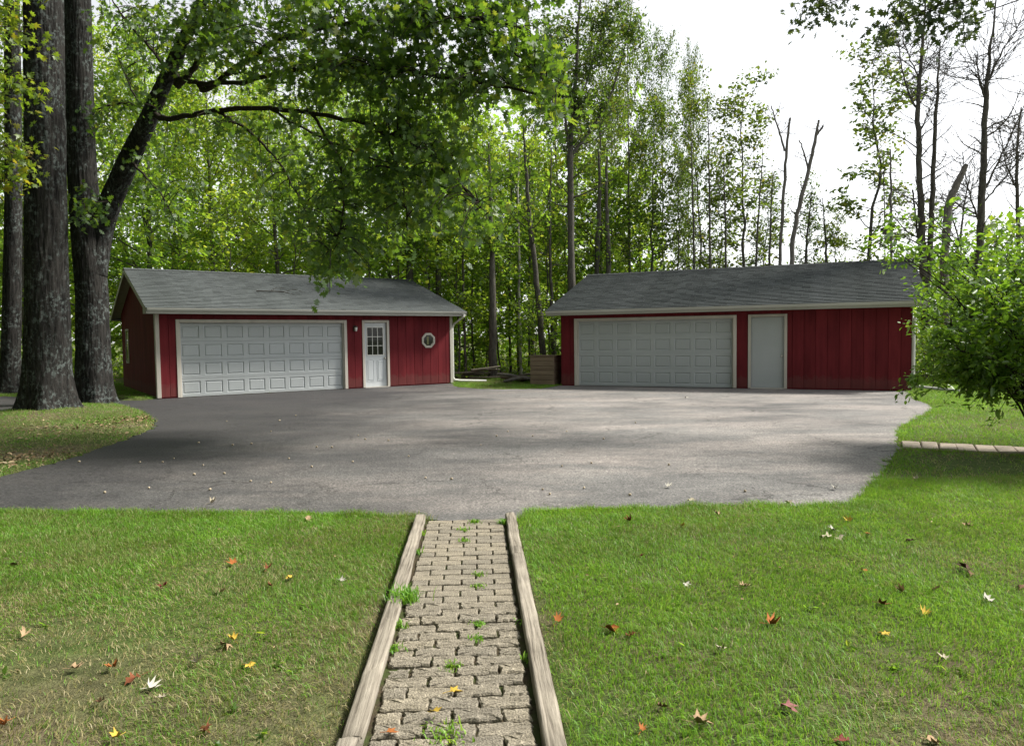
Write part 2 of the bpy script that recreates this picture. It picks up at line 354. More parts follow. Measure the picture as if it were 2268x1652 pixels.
drive += [tuple(q) for q in from_px([(230, 882), (120, 880), (0, 878), (-200, 880), (-260, 905), (-60, 925), (40, 916), (160, 905), (262, 899), (318, 912), (343, 930), (340, 948), (300, 965), (170, 1012), (0, 1056), (-260, 1110)])]
DR = np.array(drive)
def pip(x, y, poly):
    inside = np.zeros(len(x), bool); n = len(poly); j = n - 1
    for i in range(n):
        xi, yi = poly[i]; xj, yj = poly[j]
        c = ((yi > y) != (yj > y)) & (x < (xj - xi) * (y - yi) / (yj - yi + 1e-12) + xi)
        inside ^= c; j = i
    return inside
def dist_poly(x, y, poly):
    d = np.full(len(x), 1e9); n = len(poly)
    for i in range(n):
        a = np.array(poly[i]); b = np.array(poly[(i + 1) % n]); ab = b - a; L = (ab ** 2).sum() + 1e-12
        t = np.clip(((x - a[0]) * ab[0] + (y - a[1]) * ab[1]) / L, 0, 1)
        d = np.minimum(d, np.hypot(x - a[0] - t * ab[0], y - a[1] - t * ab[1]))
    return d
def vnoise(x, y, s=1.0, seed=0.0):
    """cheap smooth value noise, vectorised"""
    x = np.asarray(x, float) * s + seed * 17.3; y = np.asarray(y, float) * s + seed * 9.1
    xi = np.floor(x).astype(np.int64); yi = np.floor(y).astype(np.int64); fx = x - xi; fy = y - yi
    fx = fx * fx * (3 - 2 * fx); fy = fy * fy * (3 - 2 * fy)
    def h(a, b):
        k = (a * 374761393 + b * 668265263) & 0xffffffff; k = ((k ^ (k >> 13)) * 1274126177) & 0xffffffff; return ((k ^ (k >> 16)) & 0xffff) / 65535.0
    return (h(xi, yi) * (1 - fx) + h(xi + 1, yi) * fx) * (1 - fy) + (h(xi, yi + 1) * (1 - fx) + h(xi + 1, yi + 1) * fx) * fy
def fbm(x, y, s=1.0, seed=0.0): return .5 * vnoise(x, y, s, seed) + .3 * vnoise(x, y, s * 2.3, seed + 1) + .2 * vnoise(x, y, s * 5.1, seed + 2)

# brick path frame: left and right inner edges
pl_t, pr_t = G(945, 1152), G(1118, 1152); pl_b, pr_b = G(812, 1652), G(1188, 1652)
p_dir = (((pl_t + pr_t) - (pl_b + pr_b)) / 2).normalized(); p_nrm = Vector((p_dir.y, -p_dir.x, 0))
p_org = (pl_t + pr_t) / 2; p_len = 5.2
p_w = ((pr_t - pl_t).length + (pr_b - pl_b).length) / 2
PATH = [tuple((p_org + p_nrm * s * (p_w / 2 + .115) - p_dir * t))[:2] for s, t in ((-1, -.02), (1, -.02), (1, p_len), (-1, p_len))]
rp0, rp1 = G(1996, 985), G(2268, 999); rp_dir = (rp1 - rp0).normalized(); rp_n = Vector((-rp_dir.y, rp_dir.x, 0)); RPW = .62
RPATH = [tuple(rp0 + rp_dir * t + rp_n * s * (RPW / 2 + .02))[:2] for s, t in ((-1, 0), (-1, 6), (1, 6), (1, 0))]
TREE1, TREE2 = G(112, 916), G(212, 893)
def gz(x, y):
    x = np.atleast_1d(np.asarray(x, float)); y = np.atleast_1d(np.asarray(y, float))
    d = np.minimum(dist_poly(x, y, drive), np.minimum(dist_poly(x, y, PATH), dist_poly(x, y, RPATH)))
    ins = pip(x, y, drive) | pip(x, y, PATH) | pip(x, y, RPATH)
    m = np.clip((d - .02) / 1.3, 0, 1) * (~ins)
    z = -.012 + np.clip(d / .12, 0, 1) * (~ins) * .018 + m * (.07 * (fbm(x, y, .35, 3) - .35))
    for T, hh in ((TREE1, .16), (TREE2, .12)):
        r2 = (x - T.x) ** 2 + (y - T.y) ** 2; z = z + hh * np.exp(-r2 / 1.6) * (~ins)
    return np.where(ins, -.03, z)
# ground sheet, fine near, out to the horizon
xs = np.concatenate([[-1500, -600, -250, -120, -70, -45, -30], np.arange(-20, 20.01, .28), [30, 45, 70, 120, 250, 600, 1500]])
ys = np.concatenate([[-1500, -500, -150, -50, -15], np.arange(-5, 30.01, .28), [36, 45, 60, 90, 150, 300, 700, 1800]])
gx, gy = np.meshgrid(xs, ys); zz = gz(gx.ravel(), gy.ravel())
nx = len(xs); ii = (np.arange(len(ys) - 1)[:, None] * nx + np.arange(nx - 1)[None, :]).ravel()
me = mesh_np('ground', np.stack([gx.ravel(), gy.ravel(), zz], -1), [np.stack([ii, ii + 1, ii + nx + 1, ii + nx], -1)], M['ground'], smooth=True)
tag(ob('ground', me), kind='structure')
# driveway slab with a crumbly edge
def smooth_poly(pts, n=6, jit=.03, seed=4):
    rg = np.random.default_rng(seed); out = []
    for i in range(len(pts)):
        a = np.array(pts[i]); b = np.array(pts[(i + 1) % len(pts)]); k = max(2, int(np.linalg.norm(b - a) / .12))
        for t in np.arange(k) / k: out.append(a + (b - a) * t + rg.normal(0, jit, 2))
    return np.array(out)
dp = smooth_poly(drive)
mb = MB(); nD = len(dp)
mb.v = [(x, y, 0) for x, y in dp] + [(x, y, -.06) for x, y in dp]
mb.f = [tuple(range(nD))] + [(i, i + nD, (i + 1) % nD + nD, (i + 1) % nD) for i in range(nD)]
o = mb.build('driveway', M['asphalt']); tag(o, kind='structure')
import bmesh
bm = bmesh.new(); bm.from_mesh(o.data); bmesh.ops.recalc_face_normals(bm, faces=bm.faces); bmesh.ops.triangulate(bm, faces=[f for f in bm.faces if len(f.verts) > 4]); bm.to_mesh(o.data); bm.free()

# ------------------------------------------------------------------ garages
def course_mesh(L, seed, exposure=.15):
    """one course of laminated shingles: tabs of uneven width and thickness, lying along +x, butt edge at y=0, running up +y"""
    rg = np.random.default_rng(seed); V = []; F = []; A = []; x = 0.0
    hgt = exposure * 1.25
    while x < L - .001:
        w = min(rg.uniform(.14, .34), L - x); 
        if L - x - w < .05: w = L - x
        t = rg.choice([.016, .021]); n = len(V); r = rg.uniform(.52, .72) * (.8 if t > .01 else 1)
        by = rg.uniform(-.001, .001)
        V += [(x + .001, by, 0), (x + w - .001, by, 0), (x + w - .001, by, t), (x + .001, by, t), (x + .001, hgt, -.003), (x + w - .001, hgt, -.003)]
        F += [(n, n + 1, n + 2, n + 3), (n + 3, n + 2, n + 5, n + 4)]; A += [r * .15, r]  # butt faces coloured darker: a painted shadow line under each course
        x += w
    return mesh_np('shingle_course', np.array(V), [np.array(F)], M['shingle'], attrs={'rnd': A})

def raised_section(W, H, ncell=8):
    """garage-door section: skin with recessed cells"""
    mb = MB(); cw = W / ncell; px, pz = .062, .08; dp = .020; bv = .020
    for i in range(ncell):
        x0, x1 = i * cw, (i + 1) * cw; a0, a1, c0, c1 = x0 + px, x1 - px, pz, H - pz
        o_ = [(x0, 0, 0), (x1, 0, 0), (x1, 0, H), (x0, 0, H)]; p_ = [(a0, 0, c0), (a1, 0, c0), (a1, 0, c1), (a0, 0, c1)]
        q_ = [(a0 + bv, dp, c0 + bv), (a1 - bv, dp, c0 + bv), (a1 - bv, dp, c1 - bv), (a0 + bv, dp, c1 - bv)]
        fs = []
        for k in range(4):
            k2 = (k + 1) % 4; fs += [(k, k2, 4 + k2, 4 + k), (4 + k, 4 + k2, 8 + k2, 8 + k)]
        mb.add(o_ + p_ + q_, fs + [(8, 9, 10, 11)])
    mb.box(0, W, .022, .05, 0, H)
    mb.add([(0, 0, H), (W, 0, H), (W, .022, H + .004), (0, .022, H + .004)], [(0, 1, 2, 3)])
    mb.add([(0, 0, 0), (W, 0, 0), (W, .022, -.004), (0, .022, -.004)], [(3, 2, 1, 0)])
    return mb
def frustum(x0, x1, z0, z1, y0, y1, b):
    return MB().add([(x0, y0, z0), (x1, y0, z0), (x1, y0, z1), (x0, y0, z1), (x0 + b, y1, z0 + b), (x1 - b, y1, z0 + b), (x1 - b, y1, z1 - b), (x0 + b, y1, z1 - b)],
                    [(4, 5, 6, 7), (0, 1, 5, 4), (1, 2, 6, 5), (2, 3, 7, 6), (3, 0, 4, 7)])
_share = {}
def copy_of(o, parent, loc=None):
    c = o.copy(); link(c, None); c.parent = parent
    if loc is not None: c.location = loc
    return c

def garage(g, name, label, side):
    root = empty(name, (g['x'], g['y'], 0), g['a']); tag(root, label, 'garage')
    L, ez, hd, rz, of, os_, d0, d1, dt, m0, m1 = (g[k] for k in ('L', 'ez', 'hd', 'rz', 'of', 'os', 'd0', 'd1', 'dt', 'm0', 'm1'))
    sl = (rz - ez) / (hd + of); WT = ez + sl * of - .06; soff = ez - .15
    tw = .085; op = [(d0 + tw, d1 - tw, dt - tw), (m0 + .07, m1 - .07, dt - .07)]
    D2 = 2 * hd
    # wall core with real openings
    mb = MB(); cuts = [.02]
    for a, b, t in op: cuts += [a, b]
    cuts += [L - .02]
    for i in range(0, len(cuts), 2): mb.box(cuts[i], cuts[i + 1], .001, .12, .0, WT)
    for a, b, t in op: mb.box(a, b, .001, .12, t, WT)
    mb.box(.02, L - .02, D2 - .1, D2 - .001, 0, WT)
    for u in (.02, L - .12):
        mb.prism([(u, .12, 0), (u, D2 - .1, 0), (u, D2 - .1, WT), (u, hd, rz - .12), (u, .12, WT)], (.1, 0, 0))
    mb.box(.12, L - .12, .12, D2 - .1, -.01, .01)
    mb.build('wall_core', M['redp'], root)
    MB().box(-.004, L + .004, -.004, D2 + .004, -.05, .035).build('foundation', M['concrete'], root) if False else None
    # front siding boards
    bw = .3048; pr = -.018; zb = .035
    def board(u0, u1, z0, z1):
        if u1 - u0 < .012 or z1 - z0 < .02: return
        MB().bbox(u0 + .0035, u1 - .0035, pr, 0, z0, z1, .005).build('siding_board', M['red'], root)
    nb = int(math.ceil(L / bw)); ztop = min(WT, soff + .02)
    for i in range(nb):
        a, b = i * bw, min((i + 1) * bw, L); ok = False
        for p, q, t in ((d0 + .01, d1 - .01, dt - .01), (m0 + .01, m1 - .01, dt - .01)):
            if b > p and a < q:
                ok = True; board(a, b, t, ztop)
                if a < p: board(a, p, zb, t)
                if b > q: 
                    nxt = m0 + .01 if p < m0 else 99
                    board(q, min(b, nxt), zb, t)
                break
        if not ok: board(a, b, zb, ztop)
    # gable siding boards (both ends)
    ng = int(math.ceil(D2 / bw))
    for end in (0, 1):
        for i in range(ng):
            a, b = i * bw + .003, min((i + 1) * bw, D2) - .003
            if b - a < .02: continue
            zt = lambda v: ez + sl * (of + (v if v < hd else D2 - v)) - .075
            pts = [(a, zb), (b, zb), (b, zt(b))] + ([(hd, zt(hd))] if a < hd < b else []) + [(a, zt(a))]
            x0 = -.018 if end == 0 else L
            MB().prism([(x0, p, q) for p, q in pts], (.018, 0, 0)).build('siding_board', M['red'], root)
    # corner trim
    for u0, u1 in ((-.03, .075), (L - .075, L + .03)):
        if side == 'R' and u0 < 0: continue
        if side == 'R': continue
        MB().bbox(u0, u1, -.04, -.019, .02, soff + .01, .004).build('corner_trim', M['trim'], root)
    for u0, v0, v1 in ((-.04, -.0185, .085), (L + .019, -.0185, .085)):
        if side == 'R' and u0 < 0: continue
        MB().box(u0, u0 + .021, v0, v1, .02, soff + .01).build('corner_trim', M['trim'], root)
    # garage door surround and door
    mb = MB(); mb.bbox(d0, d0 + tw + .01, -.04, .02, .01, dt, .004).build('door_trim', M['trim'], root)
    MB().bbox(d1 - tw - .01, d1, -.04, .02, .01, dt, .004).build('door_trim', M['trim'], root)
    MB().bbox(d0 + tw + .011, d1 - tw - .011, -.038, .02, dt - tw - .01, dt, .004).build('door_trim', M['trim'], root)
    for u0 in (d0 + tw + .012, d1 - tw - .04): MB().box(u0, u0 + .028, .02, .085, .01, dt - tw - .012).build('door_jamb', M['trim'], root)
    W = d1 - d0 - 2 * tw; H = (dt - tw - .02) / 4; gd = empty('garage_door', (d0 + tw, .088, .012)); gd.parent = root
    if 'sec' not in _share:
        s0 = raised_section(W, H - .008).build('section', M['gdoor'], gd)
        cw = W / 8; p0 = frustum(.062 + .026, cw - .062 - .026, .08 + .026, H - .008 - .08 - .026, .0198, .003, .024).build('panel', M['gdoor'], s0)
        _share['sec'] = s0; _share['pan'] = p0; new = True
    else: new = False
    s0, p0 = _share['sec'], _share['pan']
    for k in range(4):
        s = s0 if (new and k == 0) else copy_of(s0, gd)
        s.location = (0, 0, k * H)
        for c in range(8):
            p = p0 if (new and k == 0 and c == 0) else copy_of(p0, s)
            p.location = (c * W / 8, 0, 0)
    MB().box(0, W, .0, .04, -.012, -.001).build('weather_strip', M['dark'], gd)
    # entry door
    for u0, u1 in ((m0, m0 + .08), (m1 - .08, m1)): MB().bbox(u0, u1, -.04, .02, .01, dt, .004).build('door_trim', M['trim'], root)
    MB().bbox(m0 + .081, m1 - .081, -.038, .02, dt - .08, dt, .004).build('door_trim', M['trim'], root)
    ed = empty('entry_door', (m0 + .08, .05, .03)); ed.parent = root; w = m1 - m0 - .16; h = dt - .115
    MB().box(-.01, w + .01, -.11, .05, -.028, -.004).build('threshold', M['metal'], ed)
    if side == 'L':
        wx0, wx1, wz0, wz1 = .12, w - .12, h * .5, h * .925
        mb = MB(); mb.box(0, wx0, 0, .04, 0, h); mb.box(wx1, w, 0, .04, 0, h); mb.box(wx0, wx1, 0, .04, wz1, h); mb.box(wx0, wx1, 0, .04, 0, wz0)
        mb.build('door_leaf', M['door'], ed)
        wf = MB().bbox(wx0 - .03, wx1 + .03, -.014, -.001, wz0 - .03, wz0, .003).bbox(wx0 - .03, wx1 + .03, -.014, -.001, wz1, wz1 + .03, .003) \
            .bbox(wx0 - .03, wx0, -.014, -.001, wz0, wz1, .003).bbox(wx1, wx1 + .03, -.014, -.001, wz0, wz1, .003).build('window_frame', M['white'], ed)
        for k in (1, 2):
            x = wx0 + (wx1 - wx0) * k / 3; MB().box(x - .009, x + .009, -.003, .006, wz0 + .001, wz1 - .001).build('muntin', M['white'], wf)
            z = wz0 + (wz1 - wz0) * k / 3; MB().box(wx0 + .001, wx1 - .001, -.002, .005, z - .009, z + .009).build('muntin', M['white'], wf)
        for a in range(3):
            for b in range(3):
                x, z = wx0 + (wx1 - wx0) * a / 3, wz0 + (wz1 - wz0) * b / 3
                MB().box(x + .002, x + (wx1 - wx0) / 3 - .002, .008, .012, z + .002, z + (wz1 - wz0) / 3 - .002).build('pane', M['glass'], wf)
        for a in (0, 1):
            x0 = .09 + a * (w / 2 - .035); x1 = x0 + w / 2 - .145
            lp = MB()
            for (p, q, r, s) in ((x0, x1, .18, .195), (x0, x1, h * .42 - .015, h * .42), (x0, x0 + .015, .195, h * .42 - .015), (x1 - .015, x1, .195, h * .42 - .015)): lp.bbox(p, q, -.010, -.001, r, s, .004)
            lp.build('panel_moulding', M['door'], ed)
            frustum(x0 + .03, x1 - .03, .21, h * .42 - .03, -.001, -.009, .02).build('door_panel', M['door'], ed)
    else:
        MB().bbox(0, w, 0, .04, 0, h, .003).build('door_leaf', M['gdoor'], ed)
    kx = w - .065
    kb = MB().tube([(kx, 0, .92), (kx, -.03, .92), (kx, -.035, .92), (kx, -.05, .92), (kx, -.066, .92)], [.03, .012, .022, .028, .016], 12).build('door_knob', M['metal'], ed, True)
    if side == 'L': MB().tube([(kx, 0, 1.06), (kx, -.012, 1.06)], [.026, .026], 12).build('deadbolt', M['metal'], ed)
    # roof deck, soffit, fascia, rake boards
    th = .07
    def zr(v): return ez + sl * (of + v) if v <= hd else ez + sl * (of + D2 - v)
    cs = [(-of, ez - .02), (hd, rz - .02), (D2 + of, ez - .02), (D2 + of, ez - .02 - th), (hd, rz - .02 - th), (-of, ez - .02 - th)]
    MB().prism([(-os_ + .02, p, q) for p, q in cs], (L + 2 * os_ - .04, 0, 0)).build('roof_deck', M['trim'], root)
    MB().box(-os_ + .02, L + os_ - .02, -of + .02, .0, soff - .012, soff).build('soffit', M['fascia'], root)
    MB().box(-os_ + .02, L + os_ - .02, D2, D2 + of - .02, soff - .012, soff).build('soffit', M['fascia'], root)
    for v0 in (-of - .012, D2 + of - .01): MB().box(-os_, L + os_, v0, v0 + .022, soff - .015, ez - .012).build('fascia', M['fascia'], root)
    for u0 in (-os_ - .012, L + os_ - .012):
        for s in (0, 1):
            va, vb = (-of, hd) if s == 0 else (D2 + of, hd)
            pts = [(u0, va, ez - .013), (u0, vb, rz - .013), (u0, vb, rz - .16), (u0, va, ez - .16)]
            MB().prism(pts, (.024, 0, 0)).build('rake_board', M['trim'], root)
            if True:
                # closed eave return under the rake
                pass
        pts = [(u0 + .001, -of, ez - .05), (u0 + .001, 0, ez + sl * of - .08), (u0 + .001, 0, soff - .01), (u0 + .001, -of, soff - .01)]
        MB().prism(pts, (.021, 0, 0)).build('eave_return', M['trim'], root)
    # shingle courses
    Ls = L + 2 * os_ + .03; slen = math.hypot(hd + of, rz - ez); ang = math.atan2(rz - ez, hd + of); ex = .15
    key = round(Ls, 3); meshes = [course_mesh(Ls, 50 + k + int(L * 10), ex) for k in range(6)]
    nc = int(slen / ex) + 1
    for s in (0, 1):
        for k in range(nc):
            t = -.03 + k * ex
            if t > slen - .05: break
            o_ = ob('shingle_course', meshes[(k * 5 + s + k // 6) % 6], root)
            if s == 0:
                o_.location = (-os_ - .015, -of + t * math.cos(ang), ez - .008 + t * math.sin(ang)); o_.rotation_euler = (ang, 0, 0)
            else:
                o_.location = (L + os_ + .015, D2 + of - t * math.cos(ang), ez - .008 + t * math.sin(ang)); o_.rotation_euler = (ang, 0, math.pi)
    # ridge caps
    cap = MB(); n = int(Ls / .2)
    cap.add([(0, -.15, -.15 * sl), (.26, -.15, -.15 * sl - .008), (.26, 0, -.006), (0, 0, .006), (0, .15, -.15 * sl), (.26, .15, -.15 * sl - .008), (0, -.15, -.15 * sl - .01), (0, 0, -.006), (0, .15, -.15 * sl - .01)],
            [(0, 1, 2, 3), (3, 2, 5, 4), (6, 0, 3, 7), (7, 3, 4, 8)])
    cm = bpy.data.meshes.new('ridge_cap'); cm.from_pydata(cap.v, [], cap.f); cm.materials.append(M['shingle'])
    at = cm.attributes.new('rnd', 'FLOAT', 'FACE'); at.data.foreach_set('value', np.array([.35, .4, .2, .2], np.float32))
    for i in range(n):
        ob('ridge_cap', cm, root, loc=(-os_ - .015 + i * (Ls - .22) / max(1, n - 1), hd, rz + .022))
    # gutter
    u0, u1 = -os_ + .01, L + os_ - .01; vy = -of - .013; zt_ = ez - .018
    prof = [(0, 0), (0, -.085), (-.055, -.085), (-.075, -.055), (-.085, -.03), (-.09, 0), (-.086, 0), (-.08, -.03), (-.068, -.058), (-.052, -.08), (-.004, -.08), (-.004, 0)]
    gut = MB().prism([(u0, vy + p, zt_ + q) for p, q in prof], (u1 - u0, 0, 0)).build('gutter', M['fascia'], root)
    for u in (u0, u1 - .002): MB().prism([(u, vy + p, zt_ + q) for p, q in prof[:6]], (.002, 0, 0)).build('gutter_end', M['fascia'], gut)
    # downspout
    if side == 'L':
        pts = [(L + os_ - .12, vy - .045, zt_ - .085), (L + os_ - .12, vy - .045, zt_ - .16), (L + .09, -.02, zt_ - .42), (L + .075, .05, zt_ - .55), (L + .075, .05, .25), (L + .075, .05, .2)]
        MB().tube(pts, .038, 8).build('downspout', M['white'], root)
        MB().tube([(L + .075, .05, .2), (L + .12, .03, .12), (L + .3, -.02, .09), (L + 1.25, -.28, .045)], .04, 8).build('downspout_extension', M['white'], root)
    else:
        pts = [(L + os_ - .12, vy - .045, zt_ - .085), (L + os_ - .12, vy - .045, zt_ - .16), (L + .09, -.02, zt_ - .42), (L + .075, .05, zt_ - .55), (L + .075, .05, .35), (L + .08, .04, .22)]
        MB().tube(pts, .038, 8).build('downspout', M['white'], root)
        MB().tube([(L + .08, .04, .22), (L + .16, .0, .13), (L + .4, -.08, .10), (L + 1.1, -.3, .05)], .04, 8).build('downspout_extension', M['fascia'], root)
    return root

gl = garage(GL, 'red_garage', 'red garage with glazed entry door and octagonal window on the left', 'L')
gr = garage(GR, 'red_garage', 'larger red garage in shade with a plain flush door on the right', 'R')
# left garage extras: octagon window, wall lamp, gable window, outlet by the corner
def octagon(root, u, z, rw, rh):
    f = empty('octagon_window', (u, 0, z)); f.parent = root
    def oc(s, y): return [(rw * s * math.cos(R(22.5 + 45 * k)) / math.cos(R(22.5)), y, rh * s * math.sin(R(22.5 + 45 * k)) / math.cos(R(22.5))) for k in range(8)]
    a, b, c, d = oc(1.0, -.019), oc(1.0, -.05), oc(.74, -.055), oc(.70, -.02)
    v = a + b + c + d; fs = []
    for r in range(3):
        for k in range(8): fs.append((r * 8 + k, (r * 8 + (k + 1) % 8), ((r + 1) * 8 + (k + 1) % 8), (r + 1) * 8 + k))
    MB().add(v, fs).build('frame', M['trim'], f)
    MB().add(oc(.74, -.0195), [tuple(range(8))[::-1]]).build('pane', M['glass'], f)
    MB().box(-.05, .02, -.0215, -.0200, -rh * .55, rh * .55).build('curtain', M['curtain'], f)
octagon(gl, 8.46, 1.52, .25, .25)
lamp = empty('wall_lamp', (5.80, -.02, 1.93)); lamp.parent = gl
MB().bbox(-.05, .05, -.02, .0, -.09, .09, .005).build('mount', M['dark'], lamp)
MB().tube([(0, -.02, .05), (0, -.07, .09), (0, -.10, .075)], .012, 8).build('arm', M['dark'], lamp)
MB().tube([(0, -.10, .085), (0, -.10, .06), (0, -.10, .04)], [.02, .05, .06], 10).build('lamp_cap', M['dark'], lamp, True)
MB().tube([(0, -.10, .045), (0, -.10, -.06), (0, -.10, -.09)], [.048, .042, .02], 10).build('shade', M['white'], lamp, True)
gw = empty('gable_window', (-.018, 5.75, 1.45)); gw.parent = gl
for (a, b, c, d) in ((-.32, .32, .52, .58), (-.32, .32, -.58, -.52), (-.32, -.26, -.52, .52), (.26, .32, -.52, .52), (-.26, .26, -.02, .02)):
    MB().box(-.03, -.001, a, b, c, d).build('frame', M['trim'], gw)
MB().box(-.012, -.006, -.26, .26, -.52, -.02).build('pane', M['glass'], gw); MB().box(-.012, -.006, -.26, .26, .02, .52).build('pane', M['glass'], gw)
# fallen stick on the left roof
sl_ = (GL['rz'] - GL['ez']) / (GL['hd'] + GL['of'])
def roofp(u, v, dz=.03): return Vector(gpt(GL, u, v, GL['ez'] + sl_ * (GL['of'] + v) + dz))
mb = MB(); mb.tube([roofp(3.1, 1.3), roofp(3.5, 1.22, .06), roofp(3.9, 1.2, .05), roofp(4.2, .95)], [.012, .014, .012, .006], 6); mb.tube([roofp(3.5, 1.22, .06), roofp(3.8, 1.5, .1), roofp(4.1, 1.6, .06)], [.008, .006, .004], 5)
mb.tube([roofp(3.9, 1.2, .05), roofp(4.3, 1.25, .12), roofp(4.6, 1.1, .08)], [.008, .006, .004], 5)
tag(mb.build('fallen_stick', M['twig']), 'forked dead stick lying on the shingles of the left garage', 'stick')

# wooden bin beside the right garage
bp = G(1222, 858); wb = empty('wooden_bin', (1.15, 24.1, 0), GR['a']); tag(wb, 'brown wooden plank bin standing beside the right garage', 'bin')
rg = random.Random(3)
for k in range(6):
    z0 = .02 + k * .155
    for (x0, x1, y0, y1) in ((-.42, .42, -.40, -.36), (-.42, .42, .36, .40), (-.42, -.38, -.359, .359), (.38, .42, -.359, .359)):
        j = rg.uniform(-.008, .008); MB().bbox(x0 + (j if y1 - y0 < .1 else 0), x1 + (j if y1 - y0 < .1 else 0), y0 + (0 if y1 - y0 < .1 else 0), y1, z0, z0 + .148, .006).build('plank', M['plank'], wb)
for x in (-.36, .32):
    for y in (-.355, .315): MB().box(x, x + .04, y, y + .04, 0, .93).build('post', M['plank'], wb)
MB().box(-.45, .45, -.43, .43, .953, .98).build('lid', M['plank'], wb)

# ------------------------------------------------------------------ brick path with timbers
path = MB(); path.prism([(q[0], q[1], -.020) for q in PATH], (0, 0, .012)); po = path.build('path', M['dirt']); tag(po, kind='structure')
rg = np.random.default_rng(11)
def brick_mesh(seed, l=.199, w=.093, h=.06, rough=.0):
    """paver with a flat worn top, a chamfered and slightly chipped edge"""
    r = np.random.default_rng(seed); nx_, ny_ = (10 if l > .15 else 6), 6; ring = []
    for i in range(nx_): ring.append((-.5 + i / nx_, -.5))
    for i in range(ny_): ring.append((.5, -.5 + i / ny_))
    for i in range(nx_): ring.append((.5 - i / nx_, .5))
    for i in range(ny_): ring.append((-.5, .5 - i / ny_))
    ring = np.array(ring); n = len(ring); outer = ring * (l, w) + r.normal(0, .0009 + rough * .22, (n, 2)); k = .0045 + rough * .5 * r.random((n, 1)) ** 2
    inner = outer - np.sign(ring) * (np.abs(ring) > .44) * k
    zt = r.normal(0, .0006 + rough * .09, n); tilt = ring @ r.normal(0, .004 + rough * .25, 2)
    V = [(*q, -h) for q in outer] + [(*q, -.004 - rough * .3) for q in outer] + [(*q, z) for q, z in zip(inner, zt)] + [(*(q * .55), z * .3 + r.normal(0, .0008 + rough * .1)) for q, z in zip(inner, zt)] + [(0, 0, 0)]
    F = []
    for q in range(n):
        q2 = (q + 1) % n
        F += [(q, q2, n + q2, n + q), (n + q, n + q2, 2 * n + q2, 2 * n + q), (2 * n + q, 2 * n + q2, 3 * n + q2, 3 * n + q), (3 * n + q, 3 * n + q2, 4 * n)]
    me = bpy.data.meshes.new('brick'); me.from_pydata(V, [], F); me.update(); me.materials.append(M['brick']); return me
full = [brick_mesh(k) for k in range(4)]; half = [brick_mesh(20 + k, l=.0985) for k in range(2)]
fullr = [brick_mesh(40 + k, rough=.012, l=.199, w=.0935) for k in range(6)]; halfr = [brick_mesh(60 + k, l=.0985, rough=.012) for k in range(3)]
pa = math.atan2(p_nrm.y, p_nrm.x)
row = 0; t = .05; pitch = .1025
while t < p_len - .05:
    far = t < 1.95
    x = -p_w / 2 + .012 + (0 if row % 2 == 0 else 0); first = row % 2 == 1
    sh = rg.normal(0, .006)
    while x < p_w / 2 - .06:
        rem = p_w / 2 - .008 - x; l = .104 if first else min(.2055, rem)
        if .004 < rem - l < .07: l = rem
        first = False; cut = l / (.2055 if l > .15 else .104)
        me = (full if far else fullr)[rg.integers(4 if far else 6)] if l > .15 else (half if far else halfr)[rg.integers(2)]
        c = p_org + p_nrm * (x + l / 2 + sh) - p_dir * (t + rg.normal(0, .0015 if far else .004))
        o = ob('brick', me, po, loc=(c.x, c.y, .006 + rg.normal(0, .0015 if far else .004)))
        o.rotation_euler = (rg.normal(0, .004 if far else .012), rg.normal(0, .004 if far else .012), pa + rg.normal(0, .006 if far else .018) + (math.pi if rg.random() < .5 else 0))
        s = rg.uniform(.985, 1.005) if far else rg.uniform(.97, 1.015); o.scale = (s * cut, s * rg.uniform(.985, 1.01), 1)
        x += l + .004
    t += pitch; row += 1
def timber(t0, t1, side, label, off=0.0, seed=0, yaw=0.0):
    r = np.random.default_rng(seed); n = 40; L = t1 - t0; w, h = .088, .07
    V = []; F = []; prof = []
    for k in range(20):     # rounded-side landscape timber profile
        a = 2 * math.pi * k / 20; cx, cz = math.cos(a), math.sin(a)
        prof.append((w / 2 * np.sign(cx) * abs(cx) ** .45, h / 2 * np.sign(cz) * abs(cz) ** .45))
    m = len(prof); dx = np.cumsum(r.normal(0, .0012, n)); 
    for i in range(n):
        for k, (x, z) in enumerate(prof):
            cr = -.012 if (k == 5 and .15 < i / n < .8) else 0
            end = .985 if i in (0, n - 1) else 1
            V.append((x * end + dx[i] + r.normal(0, .0009), -L / 2 + L * i / (n - 1) + (r.normal(0, .004) if i in (0, n - 1) else 0), z * end + cr + r.normal(0, .0009)))
    for i in range(n - 1):
        for k in range(m): F.append((i * m + k, i * m + (k + 1) % m, (i + 1) * m + (k + 1) % m, (i + 1) * m + k))
    F += [tuple(range(m))[::-1], tuple((n - 1) * m + k for k in range(m))]
    c = p_org + p_nrm * side * (p_w / 2 + .054 + off) - p_dir * ((t0 + t1) / 2)
    mb = MB(); mb.v = V; mb.f = [tuple(f[::-1]) for f in F]; o = mb.build('landscape_timber', M['timber'], None, True); o.location = (c.x, c.y, .014); o.rotation_euler = (r.normal(0, .008), r.normal(0, .04), pa + yaw)
    tag(o, label, 'timber', 'weathered timbers edging the brick path')
def tpos(px, py, z=.07):      # distance down the path for a pixel
    q = G(px, py, z); return -(Vector((q.x, q.y, 0)) - Vector((p_org.x, p_org.y, 0))).dot(p_dir)
tl = tpos(760, 1609); tr = tpos(1150, 1217)
timber(.0, tl, -1, 'long cracked grey timber edging the brick path on its left side', seed=1)
timber(tl + .012, tl + 1.6, -1, 'timber butted end nearest the camera on the left of the brick path', off=.01, seed=2)
timber(-.03, tr, 1, 'short timber end next to the asphalt on the right of the path', seed=3)
timber(tr + .01, tr + 3.9, 1, 'long pale split timber edging the brick path on its right side', off=.006, seed=4)
